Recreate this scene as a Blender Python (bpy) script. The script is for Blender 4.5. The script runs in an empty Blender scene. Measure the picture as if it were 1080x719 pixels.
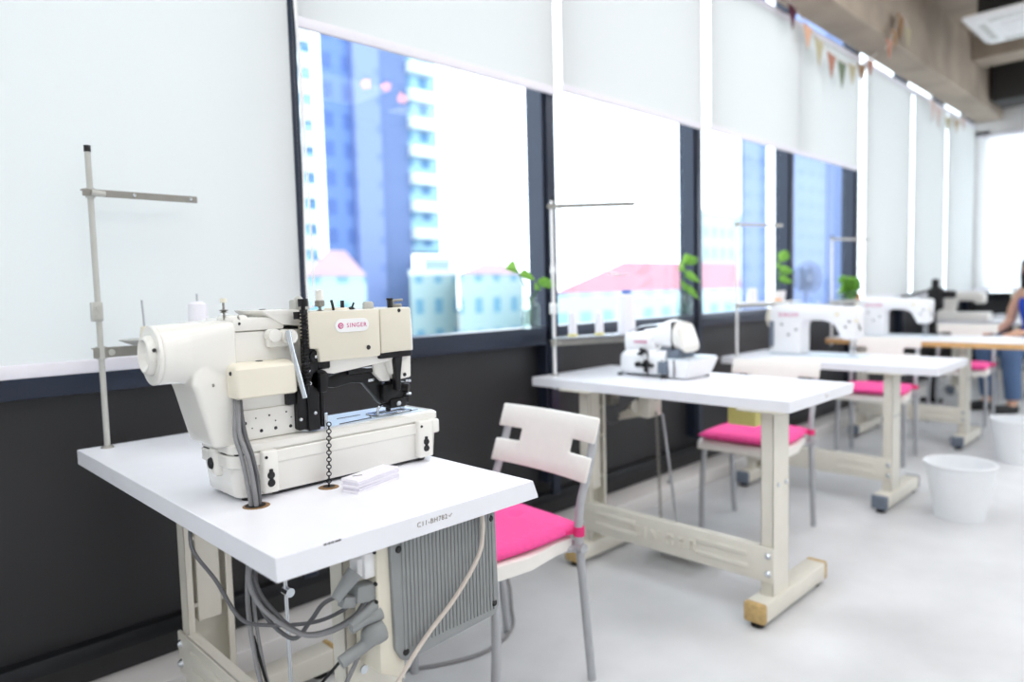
import bpy, bmesh, math, random
from mathutils import Vector, Matrix, Euler
random.seed(7)
C = bpy.context.scene.collection
PI = math.pi
CAM_H = 1.157
T1 = 0.773          # height of the two nearer table tops
T3 = 0.735          # height of the farther table tops

# ------------------------------------------------------------------ camera
F_PX = 739.08
yaw, pit, rol = math.radians(45.3545), math.radians(4.1701), math.radians(-1.4626)
fw = Vector((math.cos(yaw)*math.cos(pit), math.sin(yaw)*math.cos(pit), -math.sin(pit)))
rt = Vector((math.sin(yaw), -math.cos(yaw), 0)); up = rt.cross(fw)
r2 = rt*math.cos(rol) + up*math.sin(rol); u2 = -rt*math.sin(rol) + up*math.cos(rol)
cam = bpy.data.cameras.new('camera'); co = bpy.data.objects.new('camera', cam); C.objects.link(co)
m = Matrix((r2, u2, -fw)).transposed().to_4x4(); m.translation = (0, 0, CAM_H); co.matrix_world = m
cam.sensor_width = 36; cam.lens = F_PX/1080*36; cam.clip_start = 0.02; cam.clip_end = 2000
cam.dof.use_dof = True; cam.dof.focus_distance = 1.42; cam.dof.aperture_fstop = 1.75
bpy.context.scene.camera = co
def at(px, py, Y):                      # point of the photograph on the plane y = Y
    d = fw + r2*((px-540)/F_PX) - u2*((py-359.5)/F_PX)
    return Vector((0, 0, CAM_H)) + d*(Y/d.y)

# ------------------------------------------------------------------ materials
def lin(c):
    out = []
    for v in c[:3]:
        v /= 255.0
        out.append(v/12.92 if v <= 0.04045 else ((v+0.055)/1.055)**2.4)
    return (*out, 1)
def mat(name, c, rough=0.5, metal=0.0, noise=0.03, scale=40.0, bump=0.0, bscale=200.0, coat=0.0):
    m = bpy.data.materials.new(name); m.use_nodes = True
    nt = m.node_tree; b = nt.nodes['Principled BSDF']
    tc = nt.nodes.new('ShaderNodeTexCoord')
    nz = nt.nodes.new('ShaderNodeTexNoise'); nz.inputs['Scale'].default_value = scale
    nz.inputs['Detail'].default_value = 4
    nt.links.new(tc.outputs['Object'], nz.inputs['Vector'])
    cr = nt.nodes.new('ShaderNodeValToRGB')
    base = lin(c); lo = tuple(max(0, v*(1-noise*2)) for v in base[:3]); hi = tuple(min(1, v*(1+noise)) for v in base[:3])
    cr.color_ramp.elements[0].position = 0.3; cr.color_ramp.elements[1].position = 0.7
    cr.color_ramp.elements[0].color = (*lo, 1); cr.color_ramp.elements[1].color = (*hi, 1)
    nt.links.new(nz.outputs['Fac'], cr.inputs['Fac']); nt.links.new(cr.outputs['Color'], b.inputs['Base Color'])
    b.inputs['Roughness'].default_value = rough; b.inputs['Metallic'].default_value = metal
    if coat: b.inputs['Coat Weight'].default_value = coat
    if bump:
        n2 = nt.nodes.new('ShaderNodeTexNoise'); n2.inputs['Scale'].default_value = bscale
        nt.links.new(tc.outputs['Object'], n2.inputs['Vector'])
        bp = nt.nodes.new('ShaderNodeBump'); bp.inputs['Strength'].default_value = bump
        bp.inputs['Distance'].default_value = 0.002
        nt.links.new(n2.outputs['Fac'], bp.inputs['Height']); nt.links.new(bp.outputs['Normal'], b.inputs['Normal'])
    return m
def emit(name, c, s):
    m = bpy.data.materials.new(name); m.use_nodes = True; nt = m.node_tree
    b = nt.nodes['Principled BSDF']; b.inputs['Base Color'].default_value = lin(c)
    b.inputs['Emission Color'].default_value = lin(c); b.inputs['Emission Strength'].default_value = s
    return m
def glass_mat(name, tint, refl=1.0, rough=0.0):
    m = bpy.data.materials.new(name); m.use_nodes = True; nt = m.node_tree
    nt.nodes.remove(nt.nodes['Principled BSDF']); out = nt.nodes['Material Output']
    tr = nt.nodes.new('ShaderNodeBsdfTransparent'); tr.inputs['Color'].default_value = (*tint, 1)
    gl = nt.nodes.new('ShaderNodeBsdfGlossy'); gl.inputs['Roughness'].default_value = rough
    lw = nt.nodes.new('ShaderNodeLayerWeight'); lw.inputs['Blend'].default_value = 0.5
    pw = nt.nodes.new('ShaderNodeMath'); pw.operation = 'POWER'; pw.inputs[1].default_value = 5.0
    mu = nt.nodes.new('ShaderNodeMath'); mu.operation = 'MULTIPLY_ADD'; mu.inputs[1].default_value = 0.5*refl; mu.inputs[2].default_value = 0.03*refl
    mx = nt.nodes.new('ShaderNodeMixShader')
    nt.links.new(lw.outputs['Facing'], pw.inputs[0]); nt.links.new(pw.outputs[0], mu.inputs[0]); nt.links.new(mu.outputs[0], mx.inputs['Fac'])
    nt.links.new(tr.outputs[0], mx.inputs[1]); nt.links.new(gl.outputs[0], mx.inputs[2])
    nt.links.new(mx.outputs[0], out.inputs['Surface'])
    return m
def cloth_blind(name, c, trans):
    m = bpy.data.materials.new(name); m.use_nodes = True; nt = m.node_tree
    nt.nodes.remove(nt.nodes['Principled BSDF']); out = nt.nodes['Material Output']
    tc = nt.nodes.new('ShaderNodeTexCoord'); wv = nt.nodes.new('ShaderNodeTexNoise'); wv.inputs['Scale'].default_value = 600
    nt.links.new(tc.outputs['Object'], wv.inputs['Vector'])
    cr = nt.nodes.new('ShaderNodeValToRGB'); b = lin(c)
    cr.color_ramp.elements[0].color = tuple(v*0.96 for v in b[:3]) + (1,); cr.color_ramp.elements[1].color = b
    nt.links.new(wv.outputs['Fac'], cr.inputs['Fac'])
    df = nt.nodes.new('ShaderNodeBsdfDiffuse'); tl = nt.nodes.new('ShaderNodeBsdfTranslucent')
    nt.links.new(cr.outputs['Color'], df.inputs['Color']); nt.links.new(cr.outputs['Color'], tl.inputs['Color'])
    mx = nt.nodes.new('ShaderNodeMixShader'); mx.inputs['Fac'].default_value = trans
    nt.links.new(df.outputs[0], mx.inputs[1]); nt.links.new(tl.outputs[0], mx.inputs[2])
    nt.links.new(mx.outputs[0], out.inputs['Surface'])
    return m
M = {}
M['lam'] = mat('white_laminate', (240, 241, 247), 0.32, noise=0.01, scale=15)
M['lamedge'] = mat('white_edge_band', (233, 232, 245), 0.4, noise=0.01)
M['cream'] = mat('cream_enamel', (223, 219, 207), 0.38, noise=0.02, scale=12)
M['creamd'] = mat('cream_enamel_worn', (208, 203, 189), 0.42, noise=0.03, scale=12)
M['mwhite'] = mat('machine_white', (238, 236, 230), 0.22, noise=0.008, scale=8, coat=0.3)
M['ivory'] = mat('machine_ivory', (225, 219, 202), 0.35, noise=0.012, scale=8)
M['ivory2'] = mat('cover_ivory', (233, 227, 210), 0.4, noise=0.012, scale=8)
M['black'] = mat('black_steel', (24, 24, 26), 0.35, 0.4, noise=0.1)
M['blackp'] = mat('black_plastic', (22, 22, 24), 0.5, noise=0.1)
M['steel'] = mat('polished_steel', (205, 210, 215), 0.18, 1.0, noise=0.02)
M['plate'] = mat('bright_bed_plate', (222, 232, 240), 0.38, 0.35, noise=0.02)
M['greytube'] = mat('grey_lacquered_tube', (178, 180, 184), 0.38, 0.3, noise=0.02)
M['polegrey'] = mat('grey_pole_paint', (190, 190, 184), 0.4, 0.15, noise=0.02)
M['barsteel'] = mat('dull_steel_bar', (150, 147, 140), 0.4, 0.5, noise=0.04)
M['pink'] = mat('pink_cotton', (248, 82, 158), 0.85, noise=0.04, scale=60, bump=0.3, bscale=700)
M['pinkd'] = mat('pink_strap', (226, 48, 120), 0.8, noise=0.05, scale=60)
M['chair'] = mat('white_moulded_plastic', (239, 236, 230), 0.42, noise=0.01)
M['ctrl'] = mat('grey_cast_aluminium', (146, 149, 149), 0.5, 0.1, noise=0.03, scale=25)
M['cable'] = mat('grey_cable_rubber', (140, 140, 142), 0.5, noise=0.05)
M['cabled'] = mat('dark_grey_cable', (96, 97, 100), 0.5, noise=0.05)
M['cord'] = mat('pale_flex', (208, 198, 188), 0.5, noise=0.03)
M['wall'] = mat('black_spandrel_panel', (38, 38, 40), 0.5, noise=0.08, scale=3)
M['frame'] = mat('dark_blue_grey_aluminium', (44, 51, 66), 0.28, 0.45, noise=0.04, scale=6)
M['frame2'] = mat('black_aluminium', (26, 28, 32), 0.35, 0.3, noise=0.05, scale=6)
M['kerb'] = mat('white_painted_plinth', (232, 230, 228), 0.55, noise=0.015, scale=5)
M['paper'] = mat('white_card_paper', (246, 243, 250), 0.7, noise=0.01)
M['paper2'] = mat('pale_card_paper', (232, 228, 240), 0.7, noise=0.02)
M['brass'] = mat('worn_brown_hole', (150, 116, 78), 0.5, 0.2, noise=0.15, scale=90)
M['thread'] = mat('white_thread', (244, 243, 250), 0.75, noise=0.03, scale=300)
M['threadblue'] = mat('blue_spool_cap', (52, 122, 214), 0.5)
M['yellow'] = mat('pale_yellow_plastic', (226, 216, 132), 0.5, noise=0.02)
M['wood'] = mat('plywood_edge', (224, 178, 118), 0.55, noise=0.08, scale=30)
M['capwood'] = mat('tan_rubber_cap', (196, 166, 112), 0.7, noise=0.12, scale=50)
M['capgrey'] = mat('grey_rubber_cap', (112, 122, 136), 0.7, noise=0.05)
M['bin'] = mat('white_bin_plastic', (240, 243, 246), 0.4, noise=0.006)
M['leaf'] = mat('green_leaf', (100, 158, 60), 0.5, noise=0.12, scale=50)
M['leaf2'] = mat('dark_green_leaf', (58, 112, 40), 0.5, noise=0.15, scale=50)
M['orange'] = mat('orange_glaze', (226, 140, 40), 0.4)
M['glassjar'] = glass_mat('jar_glass', (0.9, 0.95, 0.94), 1.6)
M['water'] = glass_mat('jar_water', (0.84, 0.9, 0.88), 1.0)
M['magenta'] = mat('magenta_print', (205, 40, 130), 0.5)
M['print'] = mat('dark_print', (70, 70, 74), 0.6)
M['ink'] = mat('brown_ink_stamp', (120, 108, 92), 0.7)
M['white'] = mat('white_paint', (242, 242, 242), 0.5, noise=0.01)
M['whitem'] = mat('white_sewing_machine', (240, 240, 242), 0.3, noise=0.008)
M['blindhi'] = cloth_blind('white_blind_fabric', (235, 236, 235), 0.5)
M['blindend'] = cloth_blind('sheer_blind_fabric', (252, 252, 252), 0.85)
M['blindbar'] = mat('white_blind_bar', (236, 234, 242), 0.45, noise=0.01)
M['skin'] = mat('skin', (226, 178, 152), 0.55, noise=0.03)
M['hair'] = mat('dark_hair', (34, 26, 26), 0.5, noise=0.2, scale=120)
M['bluetop'] = mat('royal_blue_knit', (38, 84, 214), 0.8, noise=0.05)
M['denim'] = mat('blue_denim', (86, 112, 150), 0.85, noise=0.1, scale=150)
M['fan'] = mat('pale_blue_plastic', (160, 182, 216), 0.45)
M['duct'] = mat('dark_duct', (44, 42, 40), 0.7)
M['conc'] = mat('raw_concrete', (172, 158, 142), 0.85, noise=0.14, scale=2.2, bump=0.5, bscale=30)
M['glass'] = glass_mat('window_glass', (0.94, 0.975, 1.0), 0.6)
for nm in ('leaf', 'leaf2'):
    nt = M[nm].node_tree; b = nt.nodes['Principled BSDF']; tl = nt.nodes.new('ShaderNodeBsdfTranslucent'); mx = nt.nodes.new('ShaderNodeMixShader'); mx.inputs['Fac'].default_value = 0.5
    tl.inputs['Color'].default_value = lin((150, 196, 84) if nm == 'leaf' else (110, 170, 70))
    nt.links.new(b.outputs[0], mx.inputs[1]); nt.links.new(tl.outputs[0], mx.inputs[2]); nt.links.new(mx.outputs[0], nt.nodes['Material Output'].inputs['Surface'])
# floor: polished pale concrete with soft cloudy patches
fm = mat('polished_concrete', (218, 219, 221), 0.34, noise=0.085, scale=1.9)
M['floor'] = fm
nt = fm.node_tree
n3 = nt.nodes.new('ShaderNodeTexNoise'); n3.inputs['Scale'].default_value = 3.5; n3.inputs['Detail'].default_value = 6
tcx = [n for n in nt.nodes if n.type == 'TEX_COORD'][0]
nt.links.new(tcx.outputs['Object'], n3.inputs['Vector'])
mr = nt.nodes.new('ShaderNodeMapRange'); mr.inputs['To Min'].default_value = 0.22; mr.inputs['To Max'].default_value = 0.5
nt.links.new(n3.outputs['Fac'], mr.inputs['Value']); nt.links.new(mr.outputs['Result'], nt.nodes['Principled BSDF'].inputs['Roughness'])

# ------------------------------------------------------------------ mesh builder
class MB:
    def __init__(s): s.bm = bmesh.new()
    def _merge(s, tmp, mtx=None):
        if mtx is not None: bmesh.ops.transform(tmp, matrix=mtx, verts=tmp.verts)
        me = bpy.data.meshes.new('tmp'); tmp.to_mesh(me); tmp.free(); s.bm.from_mesh(me); bpy.data.meshes.remove(me); return s
    def box(s, a, b, bev=0.0, seg=2, rot=None, piv=None):
        t = bmesh.new(); bmesh.ops.create_cube(t, size=1)
        a = Vector(a); b = Vector(b); c = (a+b)/2; d = b-a
        bmesh.ops.scale(t, vec=d, verts=t.verts)
        if bev: bmesh.ops.bevel(t, geom=t.edges[:], offset=min(bev, 0.48*min(abs(x) for x in d)), segments=seg, affect='EDGES', profile=0.5)
        mt = Matrix.Translation(c)
        if rot is not None:
            R = Euler(rot).to_matrix().to_4x4(); p = Vector(piv) if piv else c
            mt = Matrix.Translation(p) @ R @ Matrix.Translation(c-p)
        return s._merge(t, mt)
    def cyl(s, p0, p1, r0, r1=None, n=20, cap=True):
        p0 = Vector(p0); p1 = Vector(p1); r1 = r0 if r1 is None else r1; d = p1-p0
        t = bmesh.new(); bmesh.ops.create_cone(t, cap_ends=cap, segments=n, radius1=r0, radius2=r1, depth=d.length)
        return s._merge(t, Matrix.Translation((p0+p1)/2) @ d.to_track_quat('Z', 'Y').to_matrix().to_4x4())
    def sph(s, c, r, n=16, sc=(1, 1, 1)):
        t = bmesh.new(); bmesh.ops.create_uvsphere(t, u_segments=n, v_segments=max(6, n//2), radius=r)
        return s._merge(t, Matrix.Translation(c) @ Matrix.Diagonal((*sc, 1)))
    def lathe(s, prof, o, axis=(0, 0, 1), n=32):
        # prof: (radius, height) pairs along the axis
        t = bmesh.new(); rings = []
        for r, h in prof:
            if r < 1e-6: rings.append([t.verts.new((0, 0, h))])
            else: rings.append([t.verts.new((r*math.cos(2*PI*k/n), r*math.sin(2*PI*k/n), h)) for k in range(n)])
        for A, B in zip(rings, rings[1:]):
            for k in range(n):
                q = [A[k % len(A)], A[(k+1) % len(A)], B[(k+1) % len(B)], B[k % len(B)]]
                q = list(dict.fromkeys(q))
                if len(q) > 2:
                    try: t.faces.new(q)
                    except ValueError: pass
        bmesh.ops.recalc_face_normals(t, faces=t.faces)
        return s._merge(t, Matrix.Translation(o) @ Vector(axis).to_track_quat('Z', 'Y').to_matrix().to_4x4())
    def prism(s, poly, lo, hi, plane='xz', bev=0.0, seg=2):
        t = bmesh.new()
        def P(u, v, w): return {'xz': (u, w, v), 'yz': (w, u, v), 'xy': (u, v, w)}[plane]
        A = [t.verts.new(P(u, v, lo)) for u, v in poly]; B = [t.verts.new(P(u, v, hi)) for u, v in poly]
        t.faces.new(A); t.faces.new(B[::-1])
        for k in range(len(poly)): t.faces.new((A[k], B[k], B[(k+1) % len(poly)], A[(k+1) % len(poly)]))
        bmesh.ops.recalc_face_normals(t, faces=t.faces)
        if bev: bmesh.ops.bevel(t, geom=t.edges[:], offset=bev, segments=seg, affect='EDGES', profile=0.5)
        return s._merge(t)
    def loft(s, loops, closed=True):
        t = bmesh.new(); R = [[t.verts.new(p) for p in L] for L in loops]; n = len(R[0])
        for A, B in zip(R, R[1:]):
            for k in range(n): t.faces.new((A[k], A[(k+1) % n], B[(k+1) % n], B[k]))
        if closed: t.faces.new(R[0][::-1]); t.faces.new(R[-1])
        bmesh.ops.recalc_face_normals(t, faces=t.faces)
        return s._merge(t)
    def tube(s, pts, r, n=10, smooth=4):
        pts = [Vector(p) for p in pts]
        if smooth and len(pts) > 2:
            q = []
            for i in range(len(pts)-1):
                a = pts[max(i-1, 0)]; b = pts[i]; c = pts[i+1]; d = pts[min(i+2, len(pts)-1)]
                for k in range(smooth):
                    u = k/smooth
                    q.append(0.5*((2*b) + (c-a)*u + (2*a-5*b+4*c-d)*u*u + (3*b-3*c+d-a)*u**3))
            q.append(pts[-1]); pts = q
        loops = []; prev = None
        for i, p in enumerate(pts):
            d = (pts[min(i+1, len(pts)-1)] - pts[max(i-1, 0)]).normalized()
            if prev is None:
                a = Vector((0, 0, 1)) if abs(d.z) < 0.9 else Vector((1, 0, 0))
                nrm = d.cross(a).normalized()
            else: nrm = (prev - d*prev.dot(d)).normalized()
            prev = nrm; bn = d.cross(nrm)
            rr = r[min(i, len(r)-1)] if isinstance(r, (list, tuple)) else r
            loops.append([p + (nrm*math.cos(2*PI*k/n) + bn*math.sin(2*PI*k/n))*rr for k in range(n)])
        return s.loft(loops)
    def torus(s, c, R, r, axis=(0, 0, 1), n=24, k=8, sc=(1, 1, 1)):
        t = bmesh.new(); rings = []
        for i in range(n):
            a = 2*PI*i/n
            rings.append([t.verts.new(((R+r*math.cos(2*PI*j/k))*math.cos(a)*sc[0], (R+r*math.cos(2*PI*j/k))*math.sin(a)*sc[1], r*math.sin(2*PI*j/k))) for j in range(k)])
        for i in range(n):
            A = rings[i]; B = rings[(i+1) % n]
            for j in range(k): t.faces.new((A[j], A[(j+1) % k], B[(j+1) % k], B[j]))
        bmesh.ops.recalc_face_normals(t, faces=t.faces)
        return s._merge(t, Matrix.Translation(c) @ Vector(axis).to_track_quat('Z', 'Y').to_matrix().to_4x4())
    def text(s, body, size, mtx, depth=0.0004, space=1.18):
        cu = bpy.data.curves.new('t', 'FONT'); cu.body = body; cu.size = size; cu.extrude = depth
        cu.space_character = space; cu.align_x = 'CENTER'; cu.align_y = 'CENTER'; cu.resolution_u = 3
        o = bpy.data.objects.new('t', cu); C.objects.link(o); bpy.context.view_layer.update()
        me = bpy.data.meshes.new_from_object(o.evaluated_get(bpy.context.evaluated_depsgraph_get()))
        me.transform(mtx); s.bm.from_mesh(me)
        bpy.data.objects.remove(o); bpy.data.curves.remove(cu); bpy.data.meshes.remove(me); return s
    def each(s, name, mt, parent):
        # every loose piece becomes a part of its own
        bm = s.bm; seen = set(); bm.verts.index_update(); isl = []
        for v in bm.verts:
            if v in seen: continue
            st = [v]; seen.add(v); cur = []
            while st:
                q = st.pop(); cur.append(q)
                for e in q.link_edges:
                    o = e.other_vert(q)
                    if o not in seen: seen.add(o); st.append(o)
            isl.append(cur)
        for cur in isl:
            ids = {v: i for i, v in enumerate(cur)}
            fs = {f for v in cur for f in v.link_faces}
            me = bpy.data.meshes.new('tmp'); me.from_pydata([v.co[:] for v in cur], [], [[ids[v] for v in f.verts] for f in fs])
            m = MB(); m.bm.from_mesh(me); bpy.data.meshes.remove(me); m.build(name, mt, parent)
        bm.free()
    def build(s, name, mt, parent=None, angle=38, flat=False):
        if parent is not None:
            w = Vector((0, 0, 0)); p = parent
            while p is not None: w += Vector(p.location); p = p.parent
            bmesh.ops.translate(s.bm, vec=-w, verts=s.bm.verts)
        me = bpy.data.meshes.new(name); s.bm.to_mesh(me); s.bm.free()
        me.materials.append(mt if not isinstance(mt, str) else M[mt])
        if not flat:
            me.polygons.foreach_set('use_smooth', [True]*len(me.polygons))
            me.set_sharp_from_angle(angle=math.radians(angle))
        o = bpy.data.objects.new(name, me); C.objects.link(o); o.parent = parent
        return o
def rr_loop(x0, x1, y0, y1, r, z, n=5):
    pts = []
    for cx, cy, a0 in ((x1-r, y1-r, 0), (x0+r, y1-r, PI/2), (x0+r, y0+r, PI), (x1-r, y0+r, 1.5*PI)):
        for k in range(n+1):
            a = a0 + PI/2*k/n; pts.append((cx+r*math.cos(a), cy+r*math.sin(a), z))
    return pts
def slabs(levels):      # (z, x0, x1, y0, y1, corner radius) up a casing
    return [rr_loop(x0, x1, y0, y1, r, z) for z, x0, x1, y0, y1, r in levels]
def tag(o, label, cat, group=None, kind=None):
    o['label'] = label
    if cat: o['category'] = cat
    if group: o['group'] = group
    if kind: o['kind'] = kind
    return o
def thing(name, label, cat, loc=(0, 0, 0), group=None):
    o = bpy.data.objects.new(name, None); C.objects.link(o); o.location = loc; o.empty_display_size = 0.1
    return tag(o, label, cat, group)
def struct(o): o['kind'] = 'structure'; return o
def dup(root, loc, rz, label, group=None):
    r = root.copy(); C.objects.link(r); r.location = loc; r.rotation_euler = (0, 0, rz); r['label'] = label
    if group: r['group'] = group
    for ch in list(root.children):
        c = ch.copy(); C.objects.link(c); c.parent = r
        for g in list(ch.children):
            d = g.copy(); C.objects.link(d); d.parent = c
    return r
def face_mtx(origin, xdir, zdir):   # text: reads along xdir, up along zdir
    x = Vector(xdir).normalized(); y = Vector(zdir).normalized(); n = x.cross(y)
    m = Matrix((x, y, n)).transposed().to_4x4(); m.translation = origin; return m

#@SETTING
# ------------------------------------------------------------------ the room
XE = 10.0           # end wall
YB, YM, YG, YS = 2.105, 2.165, 2.235, 2.225   # blind, mullion face, glass, spandrel
X_MIN, Y_MIN = -3.2, -4.2
struct(MB().box((X_MIN, Y_MIN, -0.15), (XE+0.3, 2.45, 0)).build('floor', 'floor'))
struct(MB().box((X_MIN, Y_MIN, 3.6), (XE+0.3, 2.16, 3.75)).build('ceiling', 'conc'))
# perimeter beam under the slab and the cross beams
struct(MB().box((X_MIN, 1.86, 3.0), (XE, 2.13, 3.6), 0.01, 1).build('ceiling_beam', 'conc'))
for bx in (8.5, 2.6, -1.6):
    struct(MB().box((bx, Y_MIN, 3.36), (bx+0.4, 1.86, 3.6), 0.01, 1).build('ceiling_beam', 'conc'))
PLZ = 0.077
# wall under the windows: recessed black panels, low dark ledge and white plinth
struct(MB().box((X_MIN, YS, 0), (XE, YS+0.2, 0.93)).build('wall_window_side', 'wall'))
struct(MB().box((X_MIN, YM+0.02, 0.155), (XE, YS+0.01, 0.2), 0.004).build('trim_1', 'frame2'))
struct(MB().box((X_MIN, 2.065, 0), (XE, YS+0.01, PLZ), 0.004).build('baseboard_window_side', 'kerb'))
struct(MB().box((X_MIN-0.2, Y_MIN, 0), (X_MIN, 2.4, 3.6)).build('wall_left', 'white'))
struct(MB().box((X_MIN-0.2, Y_MIN-0.2, 0), (XE+0.3, Y_MIN, 3.6)).build('wall_back', 'white'))
# window sill rail
struct(MB().box((X_MIN, YM, 0.905), (XE, YG+0.03, 0.985), 0.004).build('trim_2', 'frame'))
struct(MB().box((X_MIN, YM, 3.32), (XE, YG+0.03, 3.42), 0.004).build('trim_3', 'frame2'))
BAY = [-2.62, -1.35, -0.085, 1.18, 2.447, 3.735, 4.995, 6.25, 7.51, 8.77, 10.0]   # right-hand edge of each mullion
k = 3
for i, bx in enumerate(BAY):
    k += 1
    mb = MB().box((bx-0.088, YM, 0.255), (bx, YG+0.03, 3.34), 0.003, 1)
    mb.box((bx-0.07, YM-0.012, 0.196), (bx-0.018, YM+0.01, 3.34), 0.003, 1)
    struct(mb.build('trim_%d' % k, 'frame'))
for i in range(len(BAY)-1):
    struct(MB().box((BAY[i], YG, 0.98), (BAY[i+1]-0.088, YG+0.01, 3.33)).build('window_%d' % (i+1), 'glass', flat=True))
# end wall: low dark wall, glass, pale bulkhead
struct(MB().box((XE, Y_MIN, 0), (XE+0.2, 2.4, 0.93)).build('wall_end', 'wall'))
struct(MB().box((XE-0.03, Y_MIN, 0.9), (XE+0.1, 2.3, 0.98), 0.004).build('trim_%d' % (k+1), 'frame2'))
struct(MB().box((XE, Y_MIN, 2.84), (XE+0.2, 2.3, 3.6)).build('wall_end', 'kerb'))
for q, wy in enumerate((-3.0, -1.75, -0.5, 0.75)):
    struct(MB().box((XE+0.04, wy, 0.95), (XE+0.05, wy+1.25, 2.86)).build('window_%d' % (11+q), 'glass', flat=True))
struct(MB().box((XE, 1.98, 0.9), (XE+0.12, 2.3, 2.9), 0.004).build('trim_%d' % (k+2), 'kerb'))

# ------------------------------------------------------------------ roller blinds
def blind(x0, x1, zb, label, ztop=2.93, y=YB, mt='blindhi'):
    t = thing('roller_blind', label, 'blind', ((x0+x1)/2, y, ztop), 'white roller blinds along the windows')
    MB().cyl((x0, y+0.012, ztop), (x1, y+0.012, ztop), 0.024, n=16).build('roller', 'blindbar', t)
    MB().box((x0, y-0.0008, zb+0.03), (x1, y+0.0008, ztop)).build('fabric', mt, t, flat=True)
    MB().box((x0, y-0.009, zb), (x1, y+0.009, zb+0.036), 0.006).build('bottom_bar', 'blindbar', t)
    return t
blind(-0.22, 1.118, 0.966, 'white roller blind pulled fully down at the left edge behind the thread stand')
blind(-1.5, -0.26, 0.966, 'white roller blind pulled down nearest the camera, at far left')
blind(1.15, 2.383, 2.01, 'raised white roller blind over the window behind the buttonhole machine')
blind(2.435, 3.64, 2.035, 'raised white roller blind above the overlock machine, with bright gap at its right')
blind(3.735, 4.945, 2.045, 'raised white roller blind right of the bright gap, above the third thread stand')
blind(4.95, 6.08, 2.045, 'raised white roller blind under the pennants, last of the raised ones')
blind(6.24, 7.44, 0.99, 'lowered white roller blind right of the bushy sill plant')
blind(7.53, 8.62, 0.99, 'lowered white roller blind, second from the room corner')
blind(8.70, 9.86, 0.99, 'lowered white roller blind next to the room corner')
t = thing('roller_blind', 'white roller blind covering the end window behind the person', 'blind', (XE-0.06, 0.6, 2.9), 'white roller blinds along the windows')
MB().cyl((XE-0.05, -0.75, 2.82), (XE-0.05, 2.085, 2.82), 0.024, n=16).build('roller', 'blindbar', t)
MB().box((XE-0.0608, -0.75, 1.03), (XE-0.0592, 2.085, 2.82)).build('fabric', 'blindend', t, flat=True)
MB().box((XE-0.07, -0.75, 1.0), (XE-0.05, 2.085, 1.035), 0.006).build('bottom_bar', 'blindbar', t)
# pull cord hanging beside the first mullion
t = MB().tube([(1.128, 2.09, 2.93), (1.134, 2.09, 2.2), (1.142, 2.085, 1.8), (1.128, 2.08, 1.2), (1.14, 2.08, 1.12), (1.156, 2.085, 1.2), (1.150, 2.09, 1.8), (1.140, 2.09, 2.2), (1.138, 2.09, 2.93)], 0.0035, 6).build('blind_cord', 'white')
tag(t, 'thin white looped pull cord hanging beside the dark window post', 'cord')

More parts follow.
